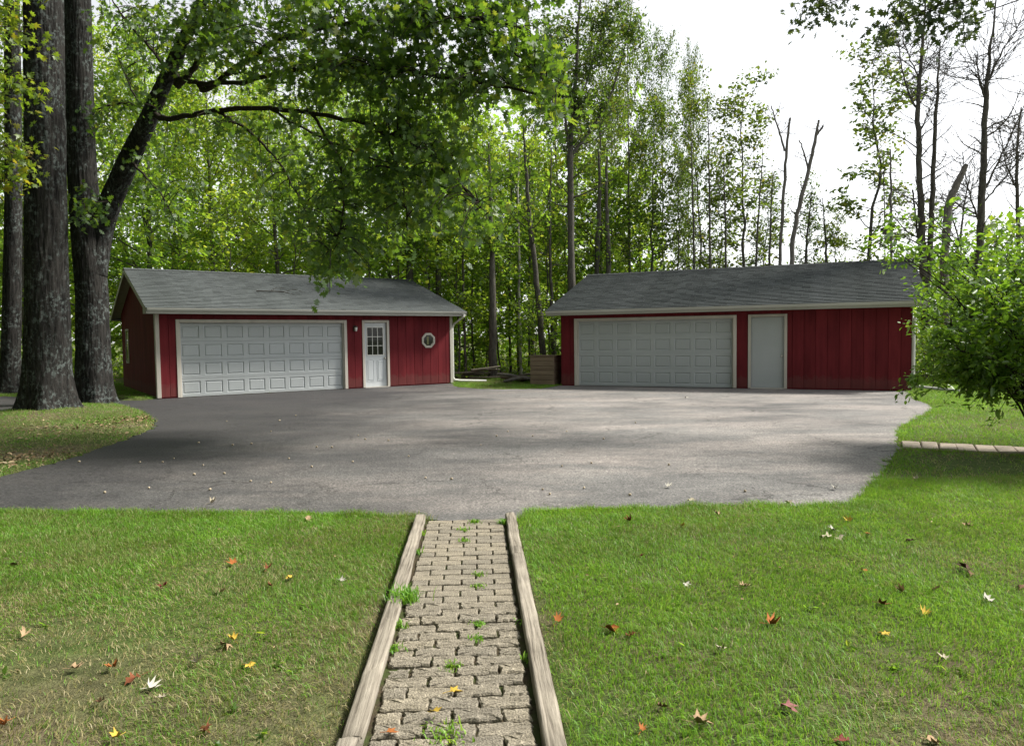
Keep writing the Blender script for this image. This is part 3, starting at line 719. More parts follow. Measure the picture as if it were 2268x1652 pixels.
# row of pavers on the right
rpo = MB().prism([(q[0], q[1], -.02) for q in RPATH], (0, 0, .012)).build('paver_path', M['dirt']); tag(rpo, kind='structure')
rgp = np.random.default_rng(5); t = .02; ra = math.atan2(rp_dir.y, rp_dir.x)
while t < 5.8:
    w = rgp.uniform(.17, .25); mb = MB(); sk = rgp.normal(0, .01); hh = RPW / 2 - .01
    b = .01
    lo = [(0, -hh), (w - .012, -hh), (w - .012 + sk, hh), (sk, hh)]
    mb.add([(x, y, -.04) for x, y in lo] + [(x, y, .012) for x, y in lo] + [(x + (b if i in (0, 3) else -b), y + (b if i < 2 else -b), .02) for i, (x, y) in enumerate(lo)],
           [(0, 1, 5, 4), (1, 2, 6, 5), (2, 3, 7, 6), (3, 0, 4, 7), (4, 5, 9, 8), (5, 6, 10, 9), (6, 7, 11, 10), (7, 4, 8, 11), (8, 9, 10, 11)])
    o = mb.build('paver', M['paver'], rpo); c = rp0 + rp_dir * t; o.location = (c.x, c.y, rgp.normal(0, .003)); o.rotation_euler = (rgp.normal(0, .01), rgp.normal(0, .01), ra + rgp.normal(0, .015))
    t += w

# ------------------------------------------------------------------ foliage tools
def tpl(pts, faces): return np.array(pts, float), faces
T_DIAMOND = tpl([(0, 0, 0), (.45, .30, .07), (1, 0, -.04), (.45, -.30, .07)], [np.array([(0, 2, 1), (0, 3, 2)])])
T_OVATE = tpl([(0, 0, 0), (.28, .2, .05), (.6, .21, .03), (1, 0, -.12), (.6, -.21, .03), (.28, -.2, .05)], [np.array([(0, 3, 2, 1), (0, 5, 4, 3)])])
_o = [(0, 0, 0), (.34, .10, .02), (.57, .13, .0), (.80, .09, -.05), (1.0, 0, -.12), (.80, -.09, -.05), (.57, -.13, 0), (.34, -.10, .02)]
_ol = [(.16, .05, .0), (.24, .27, .06), (.48, .40, .04), (.74, .30, -.04)]
T_OAK = tpl(_o + _ol + [(a, -b, c) for a, b, c in _ol],
            [np.array([(0, 7, 6, 5, 4, 3, 2, 1)]), np.array([(8, 1, 9), (1, 2, 10), (2, 3, 11), (12, 13, 7), (7, 14, 6), (6, 15, 5)])])
_st = []
for k, (a, r) in enumerate([(-150, .34), (-122, .30), (-95, .58), (-64, .36), (-42, .76), (-20, .42), (0, .88), (20, .42), (42, .76), (64, .36), (95, .58), (122, .30), (150, .34)]):
    _st.append((.35 + r * .72 * math.cos(R(a)), r * .72 * math.sin(R(a)), -.10 * r))
T_MAPLE = tpl([(.35, 0, .02)] + _st, [np.array([(0, i, i + 1) for i in range(1, 13)])])

def leaves(name, pos, size, T, mat, seed=0, upb=.8, axis=None, axb=.5, clump=None, droop=0.0, sj=.35):
    """one mesh of leaves; pos (n,3); axis (n,3) direction the leaf points; per-leaf colour value in 'rnd'"""
    rg = np.random.default_rng(seed); n = len(pos)
    nrm = rg.normal(0, 1, (n, 3)) * .75; nrm[:, 2] += upb; nrm /= np.linalg.norm(nrm, axis=1, keepdims=True)
    d = rg.normal(0, 1, (n, 3))
    if axis is not None: d = d * (1 - axb) + axis * axb * 1.6
    d[:, 2] -= droop
    d -= nrm * (d * nrm).sum(1, keepdims=True); d /= (np.linalg.norm(d, axis=1, keepdims=True) + 1e-9)
    b = np.cross(nrm, d)
    s = (size * (1 + rg.normal(0, sj, n)).clip(.45, 1.7))[:, None, None] if np.ndim(size) == 0 else (size * (1 + rg.normal(0, sj, n)).clip(.45, 1.7))[:, None, None]
    tv, tf = T; k = len(tv)
    cur = rg.uniform(.2, 1.8, n)[:, None]
    V = pos[:, None, :] + s * (tv[None, :, 0, None] * d[:, None, :] + tv[None, :, 1, None] * b[:, None, :] + (tv[None, :, 2] * cur)[:, :, None] * nrm[:, None, :])
    off = (np.arange(n) * k)[:, None, None]
    polys = []; att = []
    r = rg.random(n) * .75 + (clump * .25 if clump is not None else rg.random(n) * .25)
    for f in tf:
        polys.append((f[None] + off).reshape(-1, f.shape[1])); att.append(np.repeat(r, len(f)))
    return mesh_np(name, V.reshape(-1, 3), polys, mat, attrs={'rnd': np.concatenate(att)})

def curve(p0, d0, L, n, rg, wander=.15, lift=0.0, droop=0.0):
    """a wandering branch centre line"""
    p = np.array(p0, float); d = np.array(d0, float); d /= np.linalg.norm(d) + 1e-9; out = [p.copy()]
    for i in range(n):
        d = d + rg.normal(0, wander, 3) * .5; d[2] += lift / n - droop * (i / n) / n * 2; d /= np.linalg.norm(d); p = p + d * L / n; out.append(p.copy())
    return np.array(out)
def grow(seed, H, r0, cb=.25, spread=.28, nprim=22, nsec=7, sig=.22, lift=.5, el0=15, el1=60, prof='round', wander=.05, fork=None, lean=(0, 0), dens=1.0):
    """generic tree: returns Wood, leaf anchors (pos, axis, clump)"""
    rg = np.random.default_rng(seed); W = Wood(); n = 16
    tt = np.linspace(0, 1, n); wx = np.cumsum(rg.normal(0, wander, n)) * H / n; wy = np.cumsum(rg.normal(0, wander, n)) * H / n
    trunk = np.stack([wx - wx[0] + lean[0] * tt ** 1.3 * H, wy - wy[0] + lean[1] * tt ** 1.3 * H, tt * H], -1); trunk[0, 2] = -.1
    rad = r0 * ((1 - tt) ** .85 * .95 + .05); rad[0] *= 1.35
    W.tube(trunk, rad, 8); pos = []; ax = []; cl = []
    for i in range(nprim):
        t = cb + (1 - cb) * ((i + rg.random()) / nprim); u = (t - cb) / (1 - cb)
        p = np.array([np.interp(t, tt, trunk[:, k]) for k in range(3)])
        if prof == 'round': pf = math.sin(math.pi * (.12 + .83 * u)) ** .7
        elif prof == 'low': pf = (1 - u) ** .6 * .95 + .1
        elif prof == 'col': pf = .55 + .45 * math.sin(math.pi * u) - .25 * u
        else: pf = .4 + .6 * rg.random()
        L = spread * H * pf * rg.uniform(.65, 1.15); az = i * 2.39996 + rg.normal(0, .5); el = R(el0 + (el1 - el0) * u + rg.normal(0, 8))
        d = (math.cos(az) * math.cos(el), math.sin(az) * math.cos(el), math.sin(el))
        br = curve(p, d, L, 6, rg, .2, lift * .5); rb = max(.012, np.interp(t, tt, rad) * .45)
        W.tube(br, np.linspace(rb, .006, 7), 5); c0 = rg.random()
        for k in range(nsec):
            s = .25 + .75 * (k + rg.random()) / nsec; q = np.array([np.interp(s, np.linspace(0, 1, 7), br[:, j]) for j in range(3)])
            dd = br[-1] - br[0]; dd = dd / (np.linalg.norm(dd) + 1e-9); side = np.cross(dd, (0, 0, 1)) * (1 if k % 2 else -1)
            l2 = L * .5 * (1.15 - .6 * s) * rg.uniform(.7, 1.2) + .15
            sb = curve(q, dd * .6 + side * rg.uniform(.5, 1.1) + rg.normal(0, .25, 3), l2, 4, rg, .3, .15)
            W.tube(sb, np.linspace(max(.006, rb * .35), .003, 5), 3)
            m = int(dens * max(3, l2 * 34)); u_ = rg.random(m) ** .7
            pp = np.stack([np.interp(u_, np.linspace(0, 1, 5), sb[:, j]) for j in range(3)], -1) + rg.normal(0, sig, (m, 3)) * np.array([1, 1, .55])
            pos.append(pp); a = np.tile((sb[-1] - sb[0]) / (l2 + .01), (m, 1)); ax.append(a); cl.append(np.full(m, np.clip(c0 + rg.normal(0, .25), 0, 1)))
    return W, np.concatenate(pos), np.concatenate(ax), np.concatenate(cl)

# ------------------------------------------------------------------ the two big old trunks on the left
def big_trunk(pts, rads, sides=110, step=.07, flare=.55, seed=0, furrow=.02, cap=None):
    """bark-furrowed trunk along a polyline (local coordinates)"""
    pts = np.array(pts, float); seg = np.concatenate([[0], np.cumsum(np.linalg.norm(np.diff(pts, axis=0), axis=1))]); n = int(seg[-1] / step)
    s = np.linspace(0, seg[-1], n); c = np.stack([np.interp(s, seg, pts[:, k]) for k in range(3)], -1)
    ker = np.ones(9) / 9
    for k in range(3): c[4:-4, k] = np.convolve(c[:, k], ker, 'valid')
    r = np.interp(s, seg, rads); V, F = tube_np(c, np.ones(n), sides)
    V = V.reshape(n, sides, 3); dirv = V - c[:, None, :]
    out = np.empty((n, sides)); 
    for i in range(n):
        fl = flare * math.exp(-max(0, s[i] - .05) / .38)
        for j in range(sides):
            a = 2 * math.pi * j / sides; x, y = math.cos(a), math.sin(a)
            nz = mnoise.noise((x * 5.5 + seed, y * 5.5, s[i] * .85)); rid = abs(mnoise.noise((x * 11 + seed * 3, y * 11, s[i] * 1.5 + .6 * nz)))
            pl = mnoise.noise((x * 9, y * 9 + seed, s[i] * 7))
            lob = (.5 + .5 * math.sin(a * 5 + seed * 2 + 1.3 * mnoise.noise((x * 1.5, y * 1.5, seed)))) ** 1.5
            big = mnoise.noise((x * 1.3, y * 1.3 + seed, s[i] * .5))
            out[i, j] = r[i] * (1 + .045 * big + fl * (.45 + .75 * lob)) + furrow * (min(rid * 2.6, 1.0) - .6) + .008 * pl
    V = c[:, None, :] + dirv * out[:, :, None]
    return V.reshape(-1, 3), F
def loc(base, q): return np.array(q) - np.array(base)
b1 = np.array(TREE1) + (0, 0, -.02); Y1 = b1[1]
t1p = [b1 + (0, 0, -.15), np.array(P(105, 830, Y1)), np.array(P(103, 600, Y1)), np.array(P(100, 300, Y1)), np.array(P(96, 0, Y1)), np.array(P(92, -260, Y1 + .2)), np.array(P(86, -560, Y1 + .6))]
t1r = [.50, .465, .42, .395, .375, .33, .27]
maple1 = empty('old_maple_tree', b1); tag(maple1, 'huge lichen-spotted old trunk at the left, nearest the camera', 'tree')
V, F = big_trunk([q - b1 for q in t1p], t1r, seed=1.0, flare=.75)
ob('trunk', mesh_np('trunk', V, [F], M['bark'], True), maple1)
b2 = np.array(TREE2) + (0, 0, -.02); Y2 = b2[1]
maple2 = empty('old_forked_tree', b2); tag(maple2, 'old forked tree behind the biggest trunk, with a limb leaning over the left garage', 'tree')
stemA = [b2 + (0, 0, -.15), np.array(P(207, 800, Y2)), np.array(P(203, 640, Y2)), np.array(P(190, 500, Y2)), np.array(P(180, 350, Y2)), np.array(P(175, 150, Y2)), np.array(P(172, 0, Y2)), np.array(P(168, -250, Y2)), np.array(P(165, -460, Y2))]
V, F = big_trunk([q - b2 for q in stemA], [.43, .40, .37, .35, .33, .31, .30, .25, .2], seed=4.0, flare=.6)
ob('trunk', mesh_np('trunk', V, [F], M['bark'], True), maple2)
limb_px = [(212, 610, 0, .26), (222, 520, .15, .28), (243, 450, -.1, .27), (285, 355, -.7, .235), (330, 262, -1.4, .195), (372, 165, -2.1, .155), (410, 85, -2.8, .125), (450, 0, -3.4, .105), (488, -110, -4.0, .11), (540, -240, -4.6, .07)]
limb = [np.array(P(x, y, Y2 + dz)) for x, y, dz, r in limb_px]
V, F = big_trunk([q - b2 for q in limb], [q[3] for q in limb_px], sides=56, flare=0, seed=7.0, furrow=.014)
ob('limb', mesh_np('limb', V, [F], M['bark'], True), maple2)

# oak-like crown: boughs placed by hand, then leafy sprays filling hand-placed clumps
OW = Wood(); rgo = np.random.default_rng(77)
BDONE = np.concatenate([np.linspace(limb[i], limb[i + 1], 14) for i in range(1, len(limb) - 1)])
def BDONE_add(c):
    global BDONE
    BDONE = np.concatenate([BDONE, c])
def bough(px, r0, r1):
    pts = np.array([np.array(P(x, y, Y)) for x, y, Y in px]); n = len(pts)
    if len(BDONE):
        j = np.argmin(((BDONE - pts[0]) ** 2).sum(1))
        if np.linalg.norm(BDONE[j] - pts[0]) < 2.2: pts = np.concatenate([[BDONE[j]], pts]); n += 1
    t = np.linspace(0, 1, n); u = np.linspace(0, 1, n * 4)
    c = np.stack([np.interp(u, t, pts[:, k]) for k in range(3)], -1)
    for k in range(3): c[4:-4, k] = np.convolve(c[:, k], np.ones(9) / 9, 'valid')
    for k in range(3): c[1:-1, k] = np.convolve(c[:, k], np.ones(3) / 3, 'valid')
    c += rgo.normal(0, .012, c.shape)
    OW.tube(c - b2, np.linspace(r0, r1, len(c)), 8); BDONE_add(c); return c
boughs = [
    bough([(345, 268, 16.9), (400, 262, 16.4), (460, 246, 15.8), (530, 238, 15.0), (600, 240, 14.3), (680, 250, 13.5), (760, 260, 12.8), (850, 282, 12.2), (940, 330, 11.7), (1010, 400, 11.4), (1060, 450, 11.3)], .07, .02),
    bough([(478, 246, 15.6), (530, 272, 15), (580, 312, 14.4), (630, 370, 13.8), (660, 430, 13.4), (690, 500, 13)], .04, .01),
    bough([(395, 190, 16.2), (450, 180, 15.6), (520, 192, 15.0), (580, 170, 14.4), (660, 148, 13.6), (760, 148, 12.8), (860, 150, 12.2), (980, 170, 11.7), (1100, 190, 11.3), (1210, 215, 11)], .06, .02),
    bough([(392, 205, 16.3), (430, 150, 15.9), (470, 85, 15.4), (515, 20, 15.0), (560, -60, 14.4), (600, -150, 13.8)], .08, .03),
    bough([(450, 215, 15.9), (510, 160, 15.2), (570, 110, 14.5), (650, 70, 13.6), (760, 50, 12.7), (880, 40, 12.0), (1020, 30, 11.5), (1150, 60, 11.1)], .075, .02),
    bough([(340, 250, 17.3), (290, 222, 17.8), (245, 235, 18.2), (205, 245, 18.5)], .04, .015),
    bough([(690, 251, 13.4), (740, 320, 12.6), (770, 400, 12), (760, 480, 11.7), (740, 560, 11.5)], .035, .008),
    bough([(850, 282, 12.2), (880, 360, 11.8), (905, 440, 11.6), (900, 510, 11.5)], .03, .008),
    bough([(600, 240, 14.3), (690, 300, 13.4), (800, 345, 12.4), (900, 380, 11.9), (1010, 420, 11.5), (1080, 470, 11.4)], .03, .008),
    bough([(1020, 30, 11.5), (1110, 90, 11.1), (1180, 150, 10.9), (1230, 210, 10.8)], .025, .008),
    bough([(243, 452, 18.3), (215, 440, 17.7), (190, 470, 17.3)], .03, .01),
    bough([(285, 355, 17.8), (330, 400, 17.1), (370, 440, 16.6), (385, 490, 16.3)], .035, .01),
    bough([(372, 165, 16.4), (340, 110, 16.8), (300, 70, 17.2), (262, 30, 17.4), (235, -30, 17.5)], .05, .012), bough([(330, 262, 17.1), (300, 215, 17.9), (275, 170, 18.4), (255, 110, 18.7)], .035, .01),
    bough([(600, -150, 13.8), (760, -120, 12.8), (950, -90, 12), (1150, -60, 11.5)], .06, .02)]
allb = np.concatenate(boughs)
# clumps: px x, px y, half width px, half height px, depth, sprays
clumps = [(395, 130, 40, 40, 15.6, 6), (330, 235, 35, 30, 16.6, 4), (285, 340, 28, 26, 17.2, 3), (440, 30, 45, 40, 14.8, 8), (380, 60, 45, 40, 15.8, 8), (520, 130, 50, 40, 14.6, 9), (470, 60, 70, 60, 15.2, 16), (560, 60, 90, 70, 14.4, 26), (660, 40, 90, 60, 13.6, 26), (760, 90, 100, 70, 12.8, 30), (880, 70, 100, 70, 12.2, 32), (1000, 60, 100, 70, 11.8, 32), (1110, 80, 90, 70, 11.4, 28),
          (1190, 150, 60, 60, 11, 18), (1215, 215, 40, 40, 10.9, 10), (820, 170, 100, 60, 12.4, 28), (950, 180, 100, 60, 12, 28), (1070, 190, 80, 60, 11.5, 20), (700, 180, 80, 50, 13.2, 16), (610, 150, 70, 50, 14, 14),
          (860, 270, 100, 60, 12.1, 26), (960, 290, 80, 60, 11.8, 20), (770, 310, 70, 50, 12.6, 14), (820, 370, 90, 55, 12.1, 20), (920, 380, 80, 55, 11.8, 18), (1020, 350, 60, 50, 11.5, 10), (700, 380, 55, 60, 13, 10),
          (740, 450, 70, 60, 12.0, 14), (830, 450, 70, 50, 11.8, 13), (920, 460, 60, 50, 11.6, 11), (1010, 430, 60, 40, 11.4, 9), (1075, 470, 45, 35, 11.4, 7), (720, 530, 50, 50, 11.7, 11), (745, 590, 45, 30, 11.5, 9), (800, 530, 40, 50, 11.7, 6),
          (660, 470, 50, 45, 13.2, 7), (600, 400, 45, 45, 14.2, 6), (560, 300, 50, 40, 14.8, 7), (500, 290, 40, 30, 15.4, 5), (640, 300, 50, 40, 14, 7),
          (350, 130, 50, 55, 17.9, 9), (300, 200, 50, 50, 18.8, 9), (430, 120, 40, 50, 16.9, 6), (240, 240, 45, 45, 18, 8), (260, 60, 55, 50, 17.4, 9), (340, 40, 50, 40, 17.6, 7), (280, 290, 40, 40, 19.0, 6), (365, 330, 35, 35, 16.9, 4), (430, 270, 40, 25, 15.9, 5),
          (230, 395, 30, 30, 19.0, 5), (200, 455, 32, 40, 17.2, 9), (262, 478, 26, 26, 19, 4), (345, 425, 40, 35, 17.2, 6), (380, 475, 40, 35, 16.4, 7), (310, 400, 30, 30, 18.6, 4), (420, 400, 35, 30, 16.2, 4),
          (540, -30, 120, 60, 14.2, 16), (760, -30, 140, 60, 12.8, 20), (980, -30, 140, 60, 12, 20), (1140, -10, 90, 50, 11.5, 12), (1010, 510, 40, 25, 11.5, 4), (880, 520, 40, 30, 11.6, 4)]
lp, la, lc = [], [], []
for (cx, cy, hw, hh, Y, ns) in clumps:
    for k in range(int(ns * (1.25 if cy < 230 else .95) + .5)):
        while True:
            a, b = rgo.uniform(-1, 1, 2)
            if a * a + b * b < 1: break
        q = np.array(P(cx + a * hw, cy + b * hh, Y + rgo.normal(0, .55)))
        j = np.argmin(((allb - q) ** 2).sum(1) + np.where(allb[:, 2] < q[2] - .3, 4, 0)); s = allb[j]; dv = q - s; L = np.linalg.norm(dv)
        if L > 2.6: s = q - dv / L * 1.4; dv = q - s; L = 1.4
        mid = s + dv * .5 + np.array([0, 0, .16 * L]); tw = np.array([s, s + dv * .25 + (0, 0, .11 * L), mid, s + dv * .8 + (0, 0, .08 * L), q, q + dv / (L + .01) * .2 - (0, 0, .14)])
        OW.tube(tw - b2, np.linspace(.012, .003, 6), 4)
        m = int(rgo.integers(15, 27)); u = rgo.random(m) ** .6
        pp = np.stack([np.interp(u * 1.0, [0, .4, .8, 1], tw[[1, 3, 4, 5], i]) for i in range(3)], -1) + rgo.normal(0, .16, (m, 3)) * np.array([1, 1, .8])
        lp.append(pp); d = dv / (L + .01) + rgo.normal(0, .3, 3); la.append(np.tile(d, (m, 1))); lc.append(np.full(m, rgo.random()))
tag(ob('boughs', OW.mesh('boughs', M['twig']), maple2), kind='stuff')
lp = np.concatenate(lp) - b2
co = ob('crown', leaves('crown', lp, .135, T_OAK, M['oak'], 5, upb=.5, axis=np.concatenate(la), axb=.35, clump=np.concatenate(lc), droop=.55), maple2); tag(co, kind='stuff')
print('oak leaves', len(lp))
# big trunk crown, high above the picture: shades the yard
def blob_crown(base, blobs, n_spray, size, T, mat, seed, wood, start, parent, spl=18, name='crown', wmat='twig', droop=.4, sig=.16):
    rg = np.random.default_rng(seed); W = Wood(); lp, la, lc = [], [], []
    for (c, rr, ns) in blobs:
        c = np.array(c, float); st = np.array(start(c), float); mid = (st + c) / 2 + (0, 0, .15 * np.linalg.norm(c - st))
        W.tube(np.array([st, st * .6 + mid * .4, mid, mid * .5 + c * .5, c]) - base, np.linspace(wood, wood * .25, 5), 6)
        for k in range(ns):
            v = rg.normal(0, 1, 3); v = v / np.linalg.norm(v) * rg.random() ** (1 / 2.2) * np.array(rr); q = c + v; s = c + v * .25
            tw = np.array([s, s * .4 + q * .6 + (0, 0, .12), q, q + v / (np.linalg.norm(v) + .01) * .2 - (0, 0, .12)]); W.tube(tw - base, np.linspace(max(.006, wood * .2), .003, 4), 3)
            m = rg.integers(int(spl * .7), int(spl * 1.3)); u = rg.random(m)
            lp.append(np.stack([np.interp(u, [0, .6, 1], tw[1:, i]) for i in range(3)], -1) + rg.normal(0, sig, (m, 3))); la.append(np.tile(v / (np.linalg.norm(v) + .01), (m, 1))); lc.append(np.full(m, rg.random()))
    tag(ob('boughs', W.mesh('boughs', M[wmat]), parent), kind='stuff')
    o = ob(name, leaves(name, np.concatenate(lp) - base, size, T, M[mat], seed + 1, upb=.6, axis=np.concatenate(la), axb=.35, clump=np.concatenate(lc), droop=droop), parent); tag(o, kind='stuff'); return o
top1 = t1p[-2]
blob_crown(b1, [(top1 + np.array(d), (1.7, 1.7, 1.1), 26) for d in ((-3, -2, 2), (2.5, -2.5, 2.4), (-2, 2, 3), (3, 1.5, 3.2), (0, -4, 3.2), (0, 0, 4.5), (4.6, -3.6, 2.8), (-4.5, 0, 3))], 26, .2, T_DIAMOND, 'oak', 31, .16, lambda c: t1p[-1], maple1, spl=22)
# small epicormic leaves of the forked tree are part of its crown; third trunk at far left
b3 = np.array(G(20, 872)); Y3 = b3[1]
m3 = empty('maple_tree', b3); tag(m3, 'slimmer dark trunk at the far left edge, behind the biggest trunk', 'tree')
V, F = big_trunk([q - b3 for q in [b3 + (0, 0, -.15), np.array(P(26, 700, Y3)), np.array(P(30, 420, Y3)), np.array(P(28, 150, Y3)), np.array(P(24, -150, Y3)), np.array(P(24, -350, Y3))]], [.30, .26, .23, .22, .19, .15], sides=56, seed=9.0, flare=.4, furrow=.012)
ob('trunk', mesh_np('trunk', V, [F], M['bark'], True), m3)
blob_crown(b3, [(P(20, 60, Y3 - 1), (1.4, 1.2, .8), 20), (P(70, 30, Y3 + 1), (1.5, 1.2, .9), 18), (P(-60, 200, Y3), (1.4, 1.2, .9), 18), (P(0, -150, Y3), (2.5, 2, 1.5), 40)], 0, .16, T_MAPLE, 'maple', 35, .05, lambda c: P(26, 150 if c[2] > 6 else 300, Y3), m3)
# turning maple whose trunk stands left of the picture; its low sprays hang into the left edge
b4 = np.array((-9.6, 10.2, 0.0)); m4 = empty('young_maple_tree', b4); tag(m4, 'young maple with yellow-green sprays hanging in from the left edge', 'tree')
W4 = Wood(); W4.tube(np.array([(0, 0, -.1), (.1, .05, 1.5), (.05, 0, 3.2), (.2, .1, 5), (.1, .1, 7)]), np.array([.14, .12, .1, .07, .03]), 10); ob('trunk', W4.mesh('trunk', M['bark2']), m4)
blob_crown(b4, [(P(15, 205, 10.6), (.55, .6, .22), 15), (P(-60, 180, 10.4), (.6, .8, .4), 14), (P(40, 345, 10.6), (.5, .5, .16), 12), (P(-40, 330, 10.4), (.6, .8, .35), 14), (P(5, 405, 10.6), (.25, .5, .14), 9), (P(-80, 60, 10.4), (1, 1, .6), 20), (P(20, 60, 10.6), (.4, .6, .3), 9), (P(-200, -50, 10.2), (1.4, 1.4, 1), 30), (P(-250, 250, 10.2), (1.2, 1.4, 1), 30), (P(60, -10, 10.6), (.3, .3, .15), 5)],
           0, .105, T_MAPLE, 'yellow', 41, .022, lambda c: b4 + (0.1, .05, max(1.8, c[2] - .9)), m4, spl=13, droop=.7, sig=.09)

# ------------------------------------------------------------------ the shrub in the right foreground
bs = np.array((6.95, 9.05, -.01)); shr = empty('leafy_shrub', bs); tag(shr, 'bright green spreading shrub at the right edge, in front of the right garage', 'shrub')
rg = np.random.default_rng(91); WS = Wood(); lp, la, lc = [], [], []
for k in range(84):
    az = rg.uniform(0, 2 * math.pi); 
    if k < 44: az = rg.uniform(math.pi * .60, math.pi * 1.45)
    el = R(rg.uniform(24, 52) if k < 44 else rg.uniform(35, 80)); L = rg.uniform(1.25, 2.0) * (1.0 if el < R(40) else 1.5)
    d = np.array((math.cos(az) * math.cos(el), math.sin(az) * math.cos(el), math.sin(el)))
    br = curve(rg.normal(0, .1, 3) * (1, 1, 0), (d[0] * .45, d[1] * .45, 1.0), L * .42, 4, rg, .12); br2 = curve(br[-1], d * .8 + (0, 0, .15), L * .8, 6, rg, .16, 0, .42)
    c = np.concatenate([br, br2[1:]]); W = np.linspace(.02, .004, len(c)); WS.tube(c, W, 6); cc = rg.random()
    for j in range(13):
        s = rg.uniform(.5, 1) ** .8; q = np.array([np.interp(s, np.linspace(0, 1, len(c)), c[:, i]) for i in range(3)]); dd = c[-1] - c[2]; dd /= np.linalg.norm(dd)
        tw = curve(q, dd * .6 + rg.normal(0, .7, 3), rg.uniform(.25, .55), 4, rg, .25, .05, .5); WS.tube(tw, np.linspace(.005, .002, 5), 3)
        m = rg.integers(11, 19); u = rg.random(m) ** .75
        lp.append(np.stack([np.interp(u, np.linspace(0, 1, 5), tw[:, i]) for i in range(3)], -1) + rg.normal(0, .045, (m, 3))); la.append(np.tile(tw[-1] - tw[0], (m, 1)) * 2); lc.append(np.full(m, np.clip(cc + rg.normal(0, .2), 0, 1)))
tag(ob('stems', WS.mesh('stems', M['twig']), shr), kind='stuff')
lp = np.concatenate(lp); o = ob('foliage', leaves('foliage', lp, .08, T_OVATE, M['bush'], 92, upb=.9, axis=np.concatenate(la), axb=.5, clump=np.concatenate(lc), droop=.3), shr); tag(o, kind='stuff')

# oak outside the right edge, twigs reaching into the top right corner
b5 = np.array((14.2, 11.5, 0.0)); o5 = empty('oak_tree', b5); tag(o5, 'oak whose dark leafy twigs reach down into the top right corner', 'tree')
W5 = Wood(); W5.tube(np.array([(0, 0, -.1), (0, 0, 2), (-.1, 0, 5), (0, .1, 8), (.1, 0, 11)]), np.array([.32, .27, .24, .2, .1]), 12); ob('trunk', W5.mesh('trunk', M['bark2']), o5)
blob_crown(b5, [(P(1830, 5, 12.5), (.55, .5, .22), 8), (P(1790, 25, 12.5), (.3, .4, .16), 4), (P(1900, -25, 12.5), (.6, .5, .2), 8), (P(1990, 45, 12), (.4, .4, .2), 7), (P(2060, 40, 12), (.45, .4, .25), 10), (P(2130, 45, 12), (.42, .4, .24), 9), (P(2090, -10, 12), (.7, .5, .3), 12), (P(1960, 60, 12), (.25, .3, .12), 3),
                (P(1930, -110, 12.3), (1.0, .8, .4), 12), (P(2180, -130, 12), (1.0, .8, .5), 14)],
           0, .13, T_OAK, 'oak_dark', 51, .03, lambda c: b5 + (-.05, 0, max(6.5, c[2] + .1)), o5, spl=15, droop=.5, sig=.13)

# ------------------------------------------------------------------ background woods
def proto(kind, seed, mat, wmat, size, T=T_DIAMOND, **kw):
    W, p, a, c = grow(seed, **kw)
    return W.mesh(kind + '_wood', M[wmat]), leaves(kind + '_leaves', p, size, T, M[mat], seed + 1, upb=.9, axis=a, axb=.3, clump=c, droop=.2), len(p)
PR = {}
for k, s in enumerate((201, 202, 203)): PR['full%d' % k] = proto('full', s, 'maple', 'bark2', .14, H=15, r0=.16, cb=.12, spread=.25, nprim=30, nsec=8, sig=.24, dens=1.75)
for k, s in enumerate((211, 212)): PR['tall%d' % k] = proto('tall', s, 'ash', 'bark2', .135, H=17, r0=.12, cb=.28, spread=.25, nprim=32, nsec=7, sig=.2, el0=15, el1=60, prof='col', dens=1.35)
for k, s in enumerate((221, 222, 223)): PR['thin%d' % k] = proto('thin', s, 'ash', 'bark2', .135, H=11, r0=.075, cb=.22, spread=.18, nprim=30, nsec=6, sig=.15, el0=15, el1=62, prof='rand', dens=1.15, wander=.09)
for k, s in enumerate((231, 232, 233)): PR['sap%d' % k] = proto('sap', s, 'maple', 'bark2', .115, H=5, r0=.035, cb=.15, spread=.3, nprim=16, nsec=5, sig=.15, el0=10, el1=50, prof='round', dens=1.7, wander=.1)
for k, s in enumerate((241, 242)): PR['shrub%d' % k] = proto('shrub', s, 'bush', 'bark2', .12, H=2.6, r0=.03, cb=.05, spread=.5, nprim=18, nsec=6, sig=.15, el0=5, el1=50, prof='round', dens=1.1)
print({k: v[2] for k, v in PR.items()})
def tree(name, kind, px, Y, h, label, cat='tree', group='woodland trees behind the garages', rz=None, wide=1.0, off=(0, 0), trunkscale=1.0):
    """px: picture column of the foot at distance Y; h: height in metres"""
    q = P(px, 760, Y); H0 = {'full': 15, 'tall': 17, 'thin': 11, 'sap': 5, 'shrub': 2.6}[kind[:-1]]
    e = empty(name, (q.x, Y, -.02)); e.rotation_euler = (0, 0, rz if rz is not None else (px * .37) % 6.28); s = h / H0; e.scale = (s * wide, s * wide, s)
    ob('trunk', PR[kind][0], e); tag(ob('crown', PR[kind][1], e), kind='stuff'); tag(e, label, cat, group); return e
